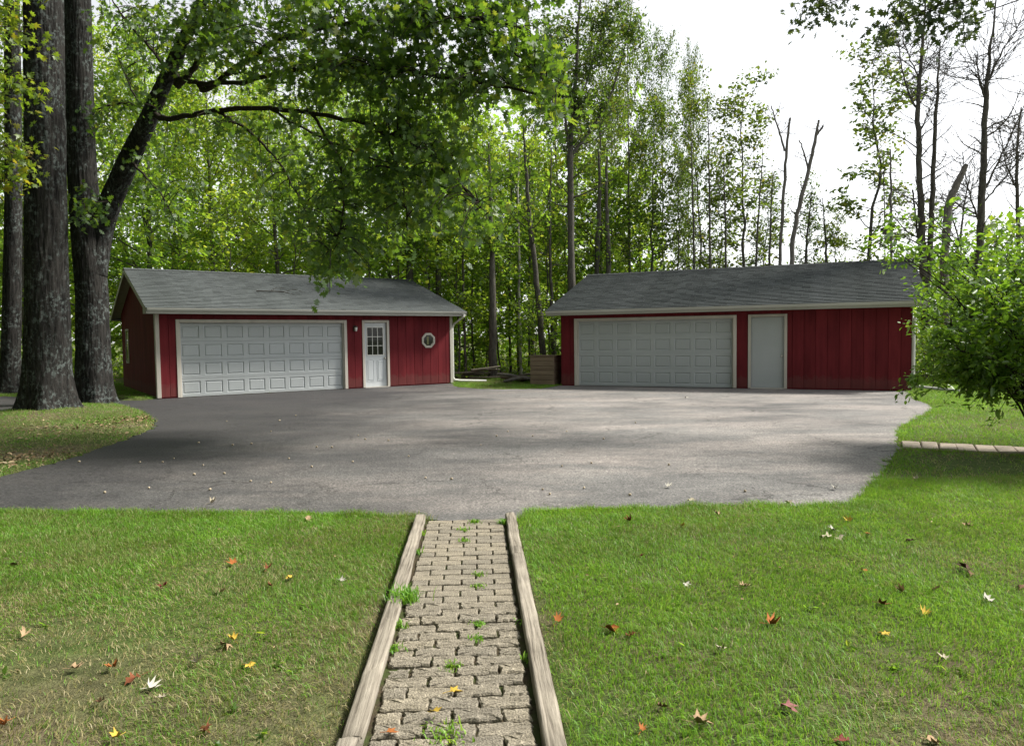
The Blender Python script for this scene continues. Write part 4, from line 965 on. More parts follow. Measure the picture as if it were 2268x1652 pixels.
# dense bright woods behind the left garage
tree('forest_maple', 'full0', 330, 31, 14.5, 'bright leafy maple behind the left gable of the left garage')
tree('forest_maple', 'full1', 470, 33, 13.5, 'yellow-green maple rising behind the left half of the left garage roof')
tree('forest_maple', 'full2', 610, 31, 12.2, 'maple behind the middle of the left garage roof')
tree('forest_maple', 'full0', 740, 34, 14.0, 'maple behind the hanging oak spray over the left garage', rz=2.2)
tree('forest_maple', 'full1', 860, 32, 12.6, 'maple behind the right half of the left garage roof', rz=4.0)
tree('forest_maple', 'full2', 975, 36, 13.5, 'tall maple behind the right end of the left garage ridge', rz=1.0)
tree('forest_maple', 'full0', 1080, 37, 12.2, 'maple standing back in the gap between the two garages', rz=3.3)
tree('forest_maple', 'full1', 1180, 38, 11.3, 'maple just left of the tall slender ash, behind the gap', rz=5.2)
tree('forest_maple', 'full2', 205, 33, 15.5, 'maple seen between the old trunks and the left garage gable', rz=4.4)
tree('forest_maple', 'full1', 60, 30, 12.2, 'sunlit maple between the two trunks at the far left', rz=0.7)
tree('forest_maple', 'full0', -90, 29, 12.2, 'yellow-lit maple at the left edge behind the far-left trunk', rz=1.7)
tree('forest_maple', 'full2', 400, 40, 15.4, 'taller maple in the second row behind the left gable', rz=2.7)
tree('forest_maple', 'full0', 560, 42, 16.4, 'taller maple in the second row behind the left garage door', rz=5.7)
tree('forest_maple', 'full1', 790, 43, 16.4, 'taller maple in the second row behind the hanging oak spray', rz=3.1)
tree('forest_maple', 'full2', 1010, 45, 15.4, 'taller maple in the second row above the left garage ridge end', rz=.2)
tree('forest_maple', 'full1', 150, 42, 15.4, 'taller maple in the second row behind the old trunks', rz=1.2)
# saplings and slim trunks in the gap
for i, (px, Y, h, kind, lab) in enumerate([
        (1010, 29, 6.5, 'sap0', 'sapling by the right corner of the left garage'), (1050, 31, 8.0, 'sap1', 'leafy sapling behind the lumber pile'),
        (1110, 30, 6.0, 'sap2', 'sapling right of the dark trunk in the gap'), (1150, 33, 9.0, 'sap0', 'taller sapling in the middle right of the gap'),
        (1215, 31, 8.0, 'sap1', 'sapling above the wooden bin'), (1250, 34, 9.5, 'sap2', 'sapling behind the left end of the right garage roof'),
        (955, 30, 8.5, 'sap1', 'sapling behind the right slope of the left garage roof'), (890, 29, 7.5, 'sap0', 'sapling in front of the maples, above the left garage entry door'),
        (820, 29, 7.5, 'sap2', 'sapling above the left garage roof beside the hanging spray'), (650, 29, 7.5, 'sap0', 'low sapling above the middle of the left garage roof'),
        (520, 28, 7.0, 'sap1', 'low sapling above the left part of the left garage roof'), (400, 27, 6.5, 'sap2', 'low sapling just above the left gable peak'),
        (1078, 35, 5.0, 'sap1', 'small pale sapling low in the gap between the garages'), (1185, 28, 3.4, 'sap2', 'knee-high sapling beside the brush pile'),
        (1320, 33, 9.0, 'sap0', 'sapling above the left part of the right garage ridge'), (1420, 34, 9.0, 'sap1', 'sapling above the right garage door roof')]):
    tree('sapling', kind, px, Y, h, lab, 'sapling', 'saplings along the wood edge', rz=i * 1.3)
# airy trees behind the right garage
tree('woodland_tree', 'tall1', 1335, 33, 15.5, 'airy tree right of the slender ash, over the left end of the right roof', rz=1.1, wide=.75)
tree('woodland_tree', 'tall0', 1400, 36, 17.2, 'tall airy tree whose top stands against the white sky', rz=2.0, wide=.6)
tree('woodland_tree', 'tall1', 1470, 38, 16.2, 'airy tree with the rounded top left of the open sky', rz=3.2, wide=.6)
tree('woodland_tree', 'tall0', 1520, 41, 17.0, 'airy tree with a thin pointed top at the edge of the open sky', rz=4.5, wide=.38)
tree('woodland_tree', 'thin0', 1450, 31, 11.0, 'short airy tree above the right garage door', rz=.5)
tree('woodland_tree', 'tall0', 1350, 41, 15.0, 'airy tree in the second row left of the open sky', rz=5.1, wide=.7)
tree('woodland_tree', 'tall1', 1230, 40, 17.0, 'airy tree behind the slender ash', rz=5.9)
tree('woodland_tree', 'thin1', 1548, 33, 12.6, 'leaning wispy tree with sparse tip right of the airy trees', rz=1.3, wide=.8)
tree('woodland_tree', 'thin2', 1590, 35, 9.5, 'short wispy tree left of the slim columnar tree', rz=2.1)
tree('woodland_tree', 'thin0', 1640, 32, 12.0, 'slim columnar leafy tree standing alone against the sky', rz=3.4, wide=1.15)
tree('woodland_tree', 'thin1', 1690, 34, 8.5, 'low wispy tree left of the broken snags', rz=4.6)
tree('woodland_tree', 'thin2', 1790, 33, 7.5, 'low wispy tree right of the forked snag', rz=5.5)
tree('woodland_tree', 'thin2', 1915, 29, 12.4, 'round-topped leafy tree beside the antenna mast', rz=.9, wide=1.2)
tree('woodland_tree', 'thin0', 1850, 33, 7.0, 'low leafy tree left of the antenna mast', rz=1.9)
tree('woodland_tree', 'thin1', 1500, 30, 8.5, 'low leafy tree above the right garage entry door', rz=2.9)
# slender ash with forked top (by hand)
def hand_tree(name, label, stems, mat, foliage=None, leafmat='ash', size=.12, seed=0, twigs=0, tl=1.0, group=None, cat='tree', tex='trunk', twigup=.6, leafn=0, sp=.45):
    rg = np.random.default_rng(seed); b = np.array(P(stems[0][0][0], stems[0][0][1], stems[0][0][2])); b[2] = 0
    thin = .8 if name.startswith('dead') else 1.0
    e = empty(name, b); W = Wood(); TW = Wood(); lp, la, lc = [], [], []
    for si, st in enumerate(stems):
        pts = np.array([np.array(P(x, y, Y)) for x, y, Y, r in st]); rr = [q[3] for q in st]
        if si == 0: pts = np.concatenate([[[pts[0][0], pts[0][1], -.1]], pts]); rr = [rr[0] * 1.2] + rr
        t = np.linspace(0, 1, len(pts)); u = np.linspace(0, 1, len(pts) * 5)
        c = np.stack([np.interp(u, t, pts[:, k]) for k in range(3)], -1)
        for k in range(3): c[3:-3, k] = np.convolve(c[:, k], np.ones(7) / 7, 'valid')
        c += rg.normal(0, .012, c.shape); r = thin * np.interp(u, t, rr) * rg.uniform(.93, 1.07, len(u)); W.tube(c - b, r, 8)
        zmin = pts[:, 2].min() + (1.5 if si == 0 else 0)
        for k in range(twigs):
            s = rg.random() ** .8; j = int(s * (len(c) - 1)); q = c[j]
            if q[2] < 4.2: continue
            az = rg.uniform(0, 6.28); L = tl * rg.uniform(.4, 1.3) * (1.2 - .6 * s)
            tw = curve(q, (math.cos(az), math.sin(az), twigup + rg.normal(0, .25)), L, 6, rg, .3, .2); TW.tube(tw - b, np.linspace(max(.012, r[j] * .32), .006, 7), 4)
            for m in range(4):
                jj = rg.integers(1, 6); t2 = curve(tw[jj], tw[jj] - tw[jj - 1] + rg.normal(0, .12, 3), L * rg.uniform(.25, .55), 4, rg, .3, .1); TW.tube(t2 - b, np.linspace(.009, .005, 5), 3)
                if leafn:
                    n = rg.integers(int(leafn * .5), int(leafn * 1.5) + 1); u_ = rg.random(n)
                    lp.append(np.stack([np.interp(u_, np.linspace(0, 1, 5), t2[:, i]) for i in range(3)], -1) + rg.normal(0, .12, (n, 3))); la.append(np.tile(t2[-1] - t2[0], (n, 1))); lc.append(np.full(n, rg.random()))
    ob(tex, W.mesh(tex, M[mat]), e)
    if TW.V: tag(ob('branches', TW.mesh('branches', M[mat if mat != 'birch' else 'twig']), e), kind='stuff')
    if lp:
        lp = np.concatenate(lp) - b; tag(ob('crown', leaves('crown', lp, size, T_DIAMOND, M[leafmat], seed + 1, upb=.7, axis=np.concatenate(la), axb=.3, clump=np.concatenate(lc), droop=.3), e), kind='stuff')
    tag(e, label, cat, group); return e
hand_tree('slender_ash_tree', 'slender ash with a forked top rising left of the right garage roof',
          [[(1268, 760, 27, .16), (1266, 560, 27, .13), (1263, 420, 27, .12), (1262, 335, 27, .11), (1270, 240, 27, .08), (1278, 120, 27, .06), (1286, -20, 27, .04), (1292, -120, 27, .02)],
           [(1264, 345, 27, .07), (1300, 300, 27.2, .055), (1345, 235, 27.5, .04), (1380, 130, 27.5, .03), (1400, 20, 27.5, .015)],
           [(1262, 340, 27, .06), (1250, 250, 26.8, .045), (1232, 150, 26.6, .03), (1215, 50, 26.5, .015)],
           [(1268, 265, 27, .04), (1300, 180, 26.8, .03), (1330, 90, 26.6, .02), (1345, 0, 26.5, .01)]], 'bark2', seed=301, twigs=34, tl=1.5, leafn=15, size=.12)
G_D = 'bare dead trees behind the right garage'
hand_tree('dead_snag', 'forked bare snag with two thin tips left of the taller broken snag', [[(1722, 760, 27, .09), (1726, 585, 27, .08), (1736, 420, 27, .075), (1742, 330, 27, .065), (1749, 262, 27, .05)], [(1738, 335, 27, .05), (1722, 280, 27, .04), (1708, 235, 27, .025)]], 'bark_pale', seed=311, twigs=9, tl=0.8, group=G_D)
hand_tree('dead_snag', 'broken bare snag leaning right with a stubby forked top', [[(1748, 760, 26, .12), (1751, 575, 26, .11), (1763, 475, 26, .10), (1790, 385, 26, .09), (1806, 310, 26, .075), (1813, 266, 26, .05)], [(1808, 300, 26, .04), (1818, 287, 26, .045), (1823, 280, 26, .045)], [(1792, 388, 26, .05), (1783, 345, 26, .04), (1770, 310, 26, .025)]], 'bark_pale', seed=312, twigs=3, tl=.6, group=G_D)
hand_tree('dead_tree', 'thin straight dead tree right of the antenna mast', [[(1976, 760, 27, .07), (1975, 560, 27, .06), (1973, 440, 27, .05), (1972, 330, 27, .03)]], 'bark_pale', seed=313, twigs=16, tl=1.2, group=G_D)
hand_tree('dead_tree', 'tall dead tree with two bare stems at the right end of the right roof',
          [[(2052, 760, 24, .17), (2046, 620, 24, .16), (2040, 480, 24, .13), (2036, 350, 24, .11), (2031, 240, 24, .09), (2040, 140, 24, .07), (2048, 60, 24, .05), (2050, -30, 24, .02)],
           [(2052, 650, 24, .1), (2060, 560, 24, .12), (2066, 430, 24, .10), (2070, 300, 24, .075), (2077, 190, 24, .05), (2082, 90, 24, .02)],
           [(2033, 250, 24, .05), (2008, 200, 24.3, .035), (1996, 140, 24.4, .025), (1988, 90, 24.5, .015)], [(2034, 170, 24, .03), (2012, 120, 24, .02), (2000, 92, 24, .012)],
           [(2044, 600, 24, .05), (2030, 500, 24.2, .04), (2022, 420, 24.2, .03)], [(2036, 300, 24, .03), (2060, 240, 24, .02), (2078, 190, 24, .01)]], 'bark2', seed=314, twigs=26, tl=1.7, group=G_D)
hand_tree('dead_stump', 'thick pale broken stub leaning right behind the green shrub', [[(2092, 760, 23, .17), (2093, 600, 23, .16), (2096, 500, 23, .155), (2104, 440, 23, .15), (2122, 400, 23, .13), (2140, 366, 23, .10)]], 'bark_pale', seed=315, twigs=1, tl=.5, group=G_D)
hand_tree('dead_tree', 'bare dead tree with fanning twigs rising behind the green shrub',
          [[(2165, 760, 24, .17), (2168, 560, 24, .15), (2176, 420, 24, .13), (2180, 300, 24, .11), (2185, 220, 24, .10), (2190, 130, 24, .06), (2200, 50, 24, .04), (2208, -20, 24, .02)],
           [(2184, 225, 24, .05), (2170, 180, 24, .035), (2160, 120, 24, .02)], [(2188, 180, 24, .05), (2215, 120, 24, .035), (2240, 80, 24, .02), (2268, 40, 24, .012)],
           [(2180, 420, 24, .05), (2215, 350, 24, .035), (2250, 280, 24, .025), (2280, 200, 24, .015)], [(2178, 450, 24, .04), (2220, 400, 24, .03), (2262, 350, 24, .02), (2300, 300, 24, .012)],
           [(2172, 500, 24, .04), (2150, 440, 23.8, .03), (2140, 400, 23.8, .02), (2130, 330, 23.8, .012)]], 'bark2', seed=316, twigs=30, tl=2.0, group=G_D)
hand_tree('dead_tree', 'thin bare dead tree cut by the right edge above the shrub', [[(2262, 760, 26, .1), (2255, 480, 26, .08), (2248, 350, 26, .06), (2262, 240, 26, .03)], [(2252, 420, 26, .04), (2225, 360, 26, .03), (2212, 280, 26, .015)]], 'bark2', seed=317, twigs=30, tl=1.9, group=G_D)
hand_tree('dead_tree', 'wiry bare tree between the dead twin stems and the fanning dead tree', [[(2128, 760, 27, .07), (2125, 560, 27, .055), (2132, 470, 27, .04), (2150, 380, 27, .02)], [(2126, 540, 27, .035), (2105, 470, 27, .025), (2075, 420, 27, .012)]], 'bark2', seed=318, twigs=26, tl=1.7, group=G_D)
for i, (px, tip, top, lab) in enumerate([(1575, 1568, 215, 'leaning bare sapling with a thin tip left of the slim columnar tree'), (1610, 1603, 330, 'thin bare stem left of the slim columnar tree'), (1668, 1690, 330, 'bare stem leaning right of the slim columnar tree'), (1700, 1712, 380, 'short bare stem left of the forked snag'), (1775, 1800, 420, 'short bare stem right of the leaning snag'), (1835, 1822, 440, 'short bare stem left of the round-topped tree'), (1540, 1530, 260, 'thin half-bare stem at the edge of the airy trees')]):
    hand_tree('bare_sapling', lab, [[(px, 760, 29, .055), (px + (tip - px) * .3, 580, 29, .05), (px + (tip - px) * .6, (580 + top) / 2, 29, .035), (tip, top, 29, .012)]], 'bark2', seed=340 + i, twigs=22, tl=1.1, leafn=3, size=.12, group='bare saplings behind the right garage', cat='sapling')
# trunks that show in the gap
G_T = 'trunks showing between the garages'
hand_tree('forest_tree', 'dark straight trunk beside the lumber pile in the gap', [[(1092, 828, 28, .17), (1092, 700, 28, .14), (1089, 560, 28, .10), (1086, 430, 28, .07), (1082, 320, 28, .03)]], 'bark2', seed=321, twigs=26, tl=2.2, leafn=14, leafmat='maple', size=.15, group=G_T)
hand_tree('forest_tree', 'leaning dark trunk left of the right garage wall', [[(1203, 800, 28, .13), (1196, 700, 28, .115), (1184, 580, 28, .10), (1172, 480, 28, .085), (1165, 380, 28, .06), (1160, 280, 28, .03)]], 'bark2', seed=322, twigs=26, tl=2.0, leafn=14, leafmat='maple', size=.15, group=G_T)
hand_tree('forest_tree', 'dark trunk with low forks above the left garage ridge end', [[(908, 780, 29, .16), (908, 600, 29, .14), (906, 500, 29, .11), (904, 380, 29, .08)], [(908, 580, 29, .06), (925, 555, 29, .05), (940, 530, 29, .03)], [(908, 585, 29, .05), (895, 565, 29, .04), (880, 545, 29, .02)]], 'bark2', seed=323, twigs=12, tl=1.8, leafn=12, leafmat='maple', size=.15, group=G_T)
hand_tree('forest_tree', 'straight dark trunk right of the forked one over the left roof', [[(971, 800, 29.5, .13), (971, 600, 29.5, .12), (972, 450, 29.5, .1), (974, 300, 29.5, .06)]], 'bark2', seed=324, twigs=14, tl=1.8, leafn=12, leafmat='maple', size=.15, group=G_T)
hand_tree('birch_tree', 'pale birch trunk over the right slope of the left roof', [[(946, 800, 31, .12), (945, 640, 31, .11), (943, 520, 31, .09), (940, 400, 31, .06)]], 'birch', seed=325, twigs=10, tl=1.5, leafn=10, leafmat='maple', size=.14, group=G_T)
for i, (px, Y, r, lab) in enumerate([(1028, 29, .05, 'pole-thin trunk just right of the left garage corner'), (1150, 30, .06, 'pole-thin trunk in the middle of the gap'), (1170, 31, .045, 'pole-thin trunk left of the leaning trunk'), (1222, 30, .07, 'thin dark trunk directly above the wooden bin'), (1128, 32, .05, 'pole-thin trunk right of the dark straight trunk'), (1345, 30, .11, 'dark trunk over the left end of the right garage ridge'), (1325, 31, .13, 'thicker dark trunk over the left end of the right garage ridge'), (1395, 32, .07, 'brownish thin trunk above the right garage door')]):
    hand_tree('forest_tree', lab, [[(px + 3, 815, Y, r * 1.1), (px, 690, Y, r), (px - 4 + i % 3 * 4, 560, Y, r * .85), (px + 5 - i % 2 * 9, 420, Y, r * .6), (px, 330, Y, r * .3)]], 'bark2' if i != 1 else 'birch', seed=330 + i, twigs=10, tl=1.2, leafn=9, leafmat='maple', size=.14, group=G_T)
# shrubs right of and behind the right garage
for i, (px, Y, h, lab) in enumerate([(2068, 20.5, 1.5, 'low pale shrub beside the downspout of the right garage'), (2110, 24, 3.0, 'sunlit shrub behind the green foreground shrub'), (2170, 26, 4.0, 'tall sunlit shrub in the background at right'), (2230, 23, 2.8, 'sunlit shrub near the right edge, behind the lawn'), (2290, 26, 4.0, 'background shrub cut by the right edge'), (2055, 28, 4.2, 'shrub behind the right end of the right garage'), (2140, 22, 1.6, 'low shrub on the far side of the right lawn'), (2200, 30, 5.5, 'tallest background shrub at the right')]):
    tree('background_shrub', 'shrub%d' % (i % 2), px, Y, h, lab, 'shrub', 'shrubs beyond the right garage', rz=i * 1.7)
# far wood that reads as one mass
rg = np.random.default_rng(400); 
def mass(n, x0, x1, y0, y1, hfun):
    x = rg.uniform(x0, x1, n); y = rg.uniform(y0, y1, n); t = rg.random(n) ** .8; return np.stack([x, y, t * hfun(x, y)], -1)
q1 = mass(26000, -48, 9, 46, 62, lambda x, y: 15 + 6 * fbm(x, y, .12, 5)); q2 = mass(9000, 4, 60, 50, 70, lambda x, y: 3.5 + 2.5 * fbm(x, y, .15, 8)); q3 = mass(9000, -70, -20, 20, 46, lambda x, y: 13 + 5 * fbm(x, y, .12, 5))
q6 = mass(15000, -34, 9, 40, 48, lambda x, y: 7 + 2 * fbm(x, y, .3, 7)); q1 = np.concatenate([q1, q6])
q3 = q3[q3[:, 0] < -.78 * q3[:, 1] - 2]
q4 = mass(30000, -45, 7, -26, -4, lambda x, y: 22 + 6 * fbm(x, y, .12, 5)); q5 = mass(20000, -34, -4, 2, 32, lambda x, y: 17 + 4 * fbm(x, y, .2, 9)); q5 = q5[q5[:, 0] < -.78 * q5[:, 1] - 2.2]  # unseen leaf masses, added to keep sky light off the garage walls
o = ob('sky_blocker_leaves', leaves('sky_blocker_leaves', np.concatenate([q4, q5]), .85, T_DIAMOND, M['oak'], 411, upb=.6)); tag(o, 'unseen leaf mass added behind and left of the yard to block skylight', 'woods', kind='stuff')
o = ob('distant_woods', leaves('distant_woods', np.concatenate([q1, q2, q3]), .42, T_DIAMOND, M['maple'], 401, upb=.6)); tag(o, 'distant green woods behind the maples', 'woods', kind='stuff')
# leafy undergrowth on the wood floor
n = 22000; x = rg.uniform(-26, 22, n); y = rg.uniform(25, 40, n)
la_, lb_ = math.cos(GL['a']), math.sin(GL['a'])
vL = -(x - GL['x']) * lb_ + (y - GL['y']) * la_; uL = (x - GL['x']) * la_ + (y - GL['y']) * lb_
ca, sa = math.cos(GR['a']), math.sin(GR['a']); vR = -(x - GR['x']) * sa + (y - GR['y']) * ca; uR = (x - GR['x']) * ca + (y - GR['y']) * sa
ok = ~((uL > -1) & (uL < 10.4) & (vL < 8.2)) & ~((uR > -1) & (uR < 11) & (vR < 9)) & (fbm(x, y, .6, 4) > .42)
p = np.stack([x, y, rg.random(n) ** 1.6 * (.25 + .9 * fbm(x, y, .4, 6))], -1)[ok]
p = p[(p[:, 1] > 27.5 + 1.5 * fbm(p[:, 0], p[:, 1], .5, 2))]
n = 26000; x = rg.uniform(-24, 16, n); y = rg.uniform(30.5, 41, n); cl_ = fbm(x, y, .45, 14); ok = cl_ > .47; x, y, cl_ = x[ok], y[ok], cl_[ok]
p = np.concatenate([p, np.stack([x, y, rg.random(len(x)) ** .9 * (2.2 + 22 * (cl_ - .47)).clip(0, 5.5)], -1)])
o = ob('undergrowth', leaves('undergrowth', p, .17, T_DIAMOND, M['maple'], 402, upb=1.0)); tag(o, 'low leafy undergrowth on the wood floor', 'undergrowth', kind='stuff')
# antenna mast with guys
am = empty('antenna_mast', P(1962, 760, 26)); am.location.z = 0; tag(am, 'thin antenna mast with guy wires behind the right garage', 'antenna'); A0 = Vector(am.location)
top = P(1957, 378, 26) - A0; mz = P(1960, 515, 26) - A0
MB().tube([(0, 0, 0), tuple(mz), tuple(top)], .022, 6).build('mast', M['dark'], am)
MB().bbox(mz.x - .12, mz.x + .12, mz.y - .1, mz.y + .1, mz.z - .06, mz.z + .16, .01).build('box', M['dark'], am)
for dx in (-1.1, .9): MB().tube([tuple(mz), (mz.x + dx, mz.y + .3, mz.z - 1.6)], .010, 4).build('guy_wire', M['dark'], am)
MB().tube([(top.x - .45, top.y, top.z - .1), (top.x + .45, top.y, top.z - .08)], .014, 5).build('boom', M['dark'], am)
for k in range(5): MB().tube([(top.x - .4 + k * .2, top.y - .3, top.z - .1), (top.x - .4 + k * .2, top.y + .3, top.z - .1)], .008, 4).build('element', M['dark'], am)
# lumber pile and brush pile in the gap
rr = random.Random(8)
for k in range(8):
    c = P(1055 + rr.uniform(-18, 26), 810, 27.2 + rr.uniform(-.5, .5)); L = rr.uniform(.8, 1.7)
    o = MB().bbox(-L / 2, L / 2, -.09, .09, -.02, .02, .003).build('old_board', M['oldboard']); o.location = (c.x, c.y, .06 + k * .055); o.rotation_euler = (rr.uniform(-.15, .15), rr.uniform(-.14, .14) if k > 4 else rr.uniform(-.05, .05), rr.uniform(-.5, .5)); tag(o, 'weathered grey board in the loose lumber pile between the garages', 'board', 'boards of the lumber pile')
for k in range(14):
    c = P(1165 + rr.uniform(-45, 35), 835, 25.6 + rr.uniform(-.5, .6)); L = rr.uniform(.4, 1.1); d = Vector((math.cos(k * 1.1), math.sin(k * 1.1), 0)) * L / 2
    mb = MB(); mb.tube([tuple(-d), tuple(d * .1 + Vector((0, 0, .03))), tuple(d)], [.05, .055, .04], 8); o = mb.build('cut_branch', M['oldboard'] if k % 2 else M['bark_pale'], None, True); o.location = (c.x, c.y, .06 + rr.random() * .16); o.rotation_euler = (0, rr.uniform(-.2, .2), 0); tag(o, 'short cut branch in the brush pile beside the wooden bin', 'branch', 'cut branches of the brush pile')


# ------------------------------------------------------------------ lawn grass
rg = np.random.default_rng(500)
def in_garage(x, y, g, m=.0):
    c, s = math.cos(g['a']), math.sin(g['a']); u = (x - g['x']) * c + (y - g['y']) * s; v = -(x - g['x']) * s + (y - g['y']) * c
    return (u > -m) & (u < g['L'] + m) & (v > -m) & (v < 2 * g['hd'] + m)
bare = [(G(120, 1500), .75, 1.0), (G(330, 1400), .45, .6), (G(420, 1300), .5, .45), (G(200, 1480), .55, .9), (G(1980, 1470), .3, .6), (G(2210, 1035), .8, 1.0), (G(690, 1620), .5, .8), (G(1270, 1560), .3, .7), (G(170, 1440), .6, .6), (G(2050, 1600), .5, .6), (G(2130, 1240), .5, .5), (G(60, 1010), 1.3, .7), (G(120, 960), 2.4, .55), (G(230, 960), 1.2, .5), (G(1230, 1480), .22, .6)]
def blades(n, xr, yr, hmin, hmax, wid, segs, edge=.0, dens_fn=None):
    x = rg.uniform(*xr, n); y = rg.uniform(*yr, n)
    ok = np.abs(x) < (.74 * np.maximum(y, 0) + 1.1)
    x, y = x[ok], y[ok]
    ok = ~pip(x, y, dp) & ~in_garage(x, y, GL) & ~in_garage(x, y, GR)
    pp = pip(x, y, PATH); rp = pip(x, y, RPATH); ok &= ~rp & ~pp
    b = np.zeros(len(x))
    for c, r_, a in bare[:]: b = np.maximum(b, a * np.exp(-((x - c.x) ** 2 + (y - c.y) ** 2 * .8) / r_ ** 2))
    pd = dist_poly(x, y, PATH); b = np.maximum(b, .75 * np.exp(-(pd / .09) ** 2) * (y < 4.6))
    dry = np.clip(b + (fbm(x, y, .8, 21) - .52) * 1.5 + np.where(x < 0, .08, -.2) + (fbm(x, y, 3.5, 25) - .5) * .5, 0, 1)
    ok &= rg.random(len(x)) > (b * .85 + .35 * np.clip(fbm(x, y, 5, 30) - .5, 0, 1))
    x, y, dry = x[ok], y[ok], dry[ok]; n = len(x); x = x + rg.normal(0, .018, n); y = y + rg.normal(0, .018, n); z = np.maximum(gz(x, y), -.012) - .004
    tuft = fbm(x, y, 6.0, 40)
    h = rg.uniform(hmin, hmax, n) * (.5 + 1.0 * tuft) * (1 - .35 * dry); a = rg.uniform(0, 2 * math.pi, n) ; lean = rg.uniform(.25, 1.7, n) * (1 + .4 * dry)
    de = dist_poly(x, y, drive); h = h * (1 + .6 * np.exp(-(de / .12) ** 2))
    fl = vnoise(x, y, 2.2, 50) * 6.28; lx = np.cos(a) * .7 + np.cos(fl) * .35; ly = np.sin(a) * .7 + np.sin(fl) * .35
    w = wid * rg.uniform(.6, 1.3, n); wa = rg.uniform(0, math.pi, n); wx, wy = np.cos(wa) * w / 2, np.sin(wa) * w / 2
    base = np.stack([x, y, z], -1); bend = np.stack([lx * h * lean * .35, ly * h * lean * .35, h * .55], -1); tip = np.stack([lx * h * lean, ly * h * lean, h * (1 - .3 * lean).clip(.12, 1)], -1)
    wv = np.stack([wx, wy, 0 * wx], -1)
    col = np.clip(.54 + np.where(x < 0, -.06, .06) + rg.normal(0, .17, n) + .7 * (fbm(x, y, 1.3, 60) - .5) - .2 * (tuft - .5), .3, 1)
    isdry = rg.random(n) < dry * .7 + .06; col = np.where(isdry, rg.uniform(0, .27, n), col)
    if segs == 2:
        V = np.stack([base - wv, base + wv, base + bend + wv * .8, base + bend - wv * .8, base + tip], 1).reshape(-1, 3); o_ = (np.arange(n) * 5)[:, None]
        return V, [o_ + np.array([[0, 1, 2, 3]]), o_ + np.array([[3, 2, 4]])], np.concatenate([col, col])
    V = np.stack([base - wv, base + wv, base + tip], 1).reshape(-1, 3); o_ = (np.arange(n) * 3)[:, None]
    return V, [o_ + np.array([[0, 1, 2]])], col
V, F, C = blades(760000, (-6.2, 6.2), (1.6, 7.6), .026, .058, .0037, 2)
tag(ob('lawn_grass', mesh_np('lawn_grass', V, F, M['grass'], attrs={'rnd': C})), 'mown green lawn on both sides of the brick path', 'grass', kind='stuff'); print('near blades', len(C) // 2)
V, F, C = blades(900000, (-16, 17), (7.6, 27.5), .035, .075, .011, 1)
tag(ob('far_lawn_grass', mesh_np('far_lawn_grass', V, F, M['grass'], attrs={'rnd': C})), 'lawn beyond the driveway edge and round the old trunks', 'grass', kind='stuff'); print('far blades', len(C))
# weeds growing between bricks: tufts are things one could pull out
def tuft(p, n, h, spread, label, seed, name='grass_tuft'):
    r = np.random.default_rng(seed); a = r.uniform(0, 6.28, n); l = r.uniform(.3, 1.2, n); h = h * .62; n = int(n * .7); a, l = a[:n], l[:n]; hh = h * r.uniform(.5, 1.1, n); x = r.normal(0, spread * .33, n); y = r.normal(0, spread * .33, n)
    base = np.stack([x, y, 0 * x], -1); w = .0035 * r.uniform(.7, 1.4, n); wv = np.stack([-np.sin(a) * w, np.cos(a) * w, 0 * a], -1)
    bend = np.stack([np.cos(a) * l * hh * .3, np.sin(a) * l * hh * .3, hh * .6], -1); tip = np.stack([np.cos(a) * l * hh, np.sin(a) * l * hh, hh * (1.05 - .3 * l)], -1)
    V = np.stack([base - wv, base + wv, base + bend + wv * .8, base + bend - wv * .8, base + tip], 1).reshape(-1, 3); o_ = (np.arange(n) * 5)[:, None]; c = np.clip(.72 + r.normal(0, .2, n), .3, 1)
    o = ob(name, mesh_np(name, V, [o_ + np.array([[0, 1, 2, 3]]), o_ + np.array([[3, 2, 4]])], M['grass'], attrs={'rnd': np.concatenate([c, c])}), loc=tuple(p)); tag(o, label, 'grass tuft', 'grass tufts on the brick path')
tuft(G(895, 1330, .01), 260, .15, .14, 'largest bright grass tuft leaning on the left path timber', 1)
for i, (px, py, n, h, lab) in enumerate([(932, 1185, 90, .07, 'grass fringe by the top of the left path timber'), (923, 1225, 80, .07, 'grass fringe lower along the left path timber'), (1050, 1158, 90, .06, 'small tuft at the top middle of the brick path'), (1028, 1175, 70, .06, 'thin tuft in the centre joint near the top of the path'), (1027, 1200, 70, .06, 'second thin tuft down the centre joint of the path'), (1115, 1160, 90, .09, 'upright tuft at the top of the right path timber'), (1060, 1275, 60, .05, 'tuft in the joint right of centre, upper path'), (1060, 1300, 60, .05, 'tuft in the joint right of centre, a little lower'), (878, 1390, 110, .07, 'weedy fringe against the left timber halfway down'), (1062, 1385, 70, .05, 'grey-green weed in the middle of the rough bricks'), (1003, 1478, 80, .05, 'small weed between rough bricks above the yellow leaf'), (1060, 1415, 60, .045, 'low weed just below the grey-green one'), (985, 1630, 160, .06, 'green patch at the bottom middle of the path'), (1175, 1460, 80, .06, 'sparse fringe along the lower right timber'), (1170, 1380, 80, .06, 'sparse fringe along the middle of the right timber'), (870, 1440, 80, .05, 'sparse fringe along the lower left timber')]):
    tuft(G(px, py, .0), n, h, .07 if n < 150 else .16, lab, 10 + i)

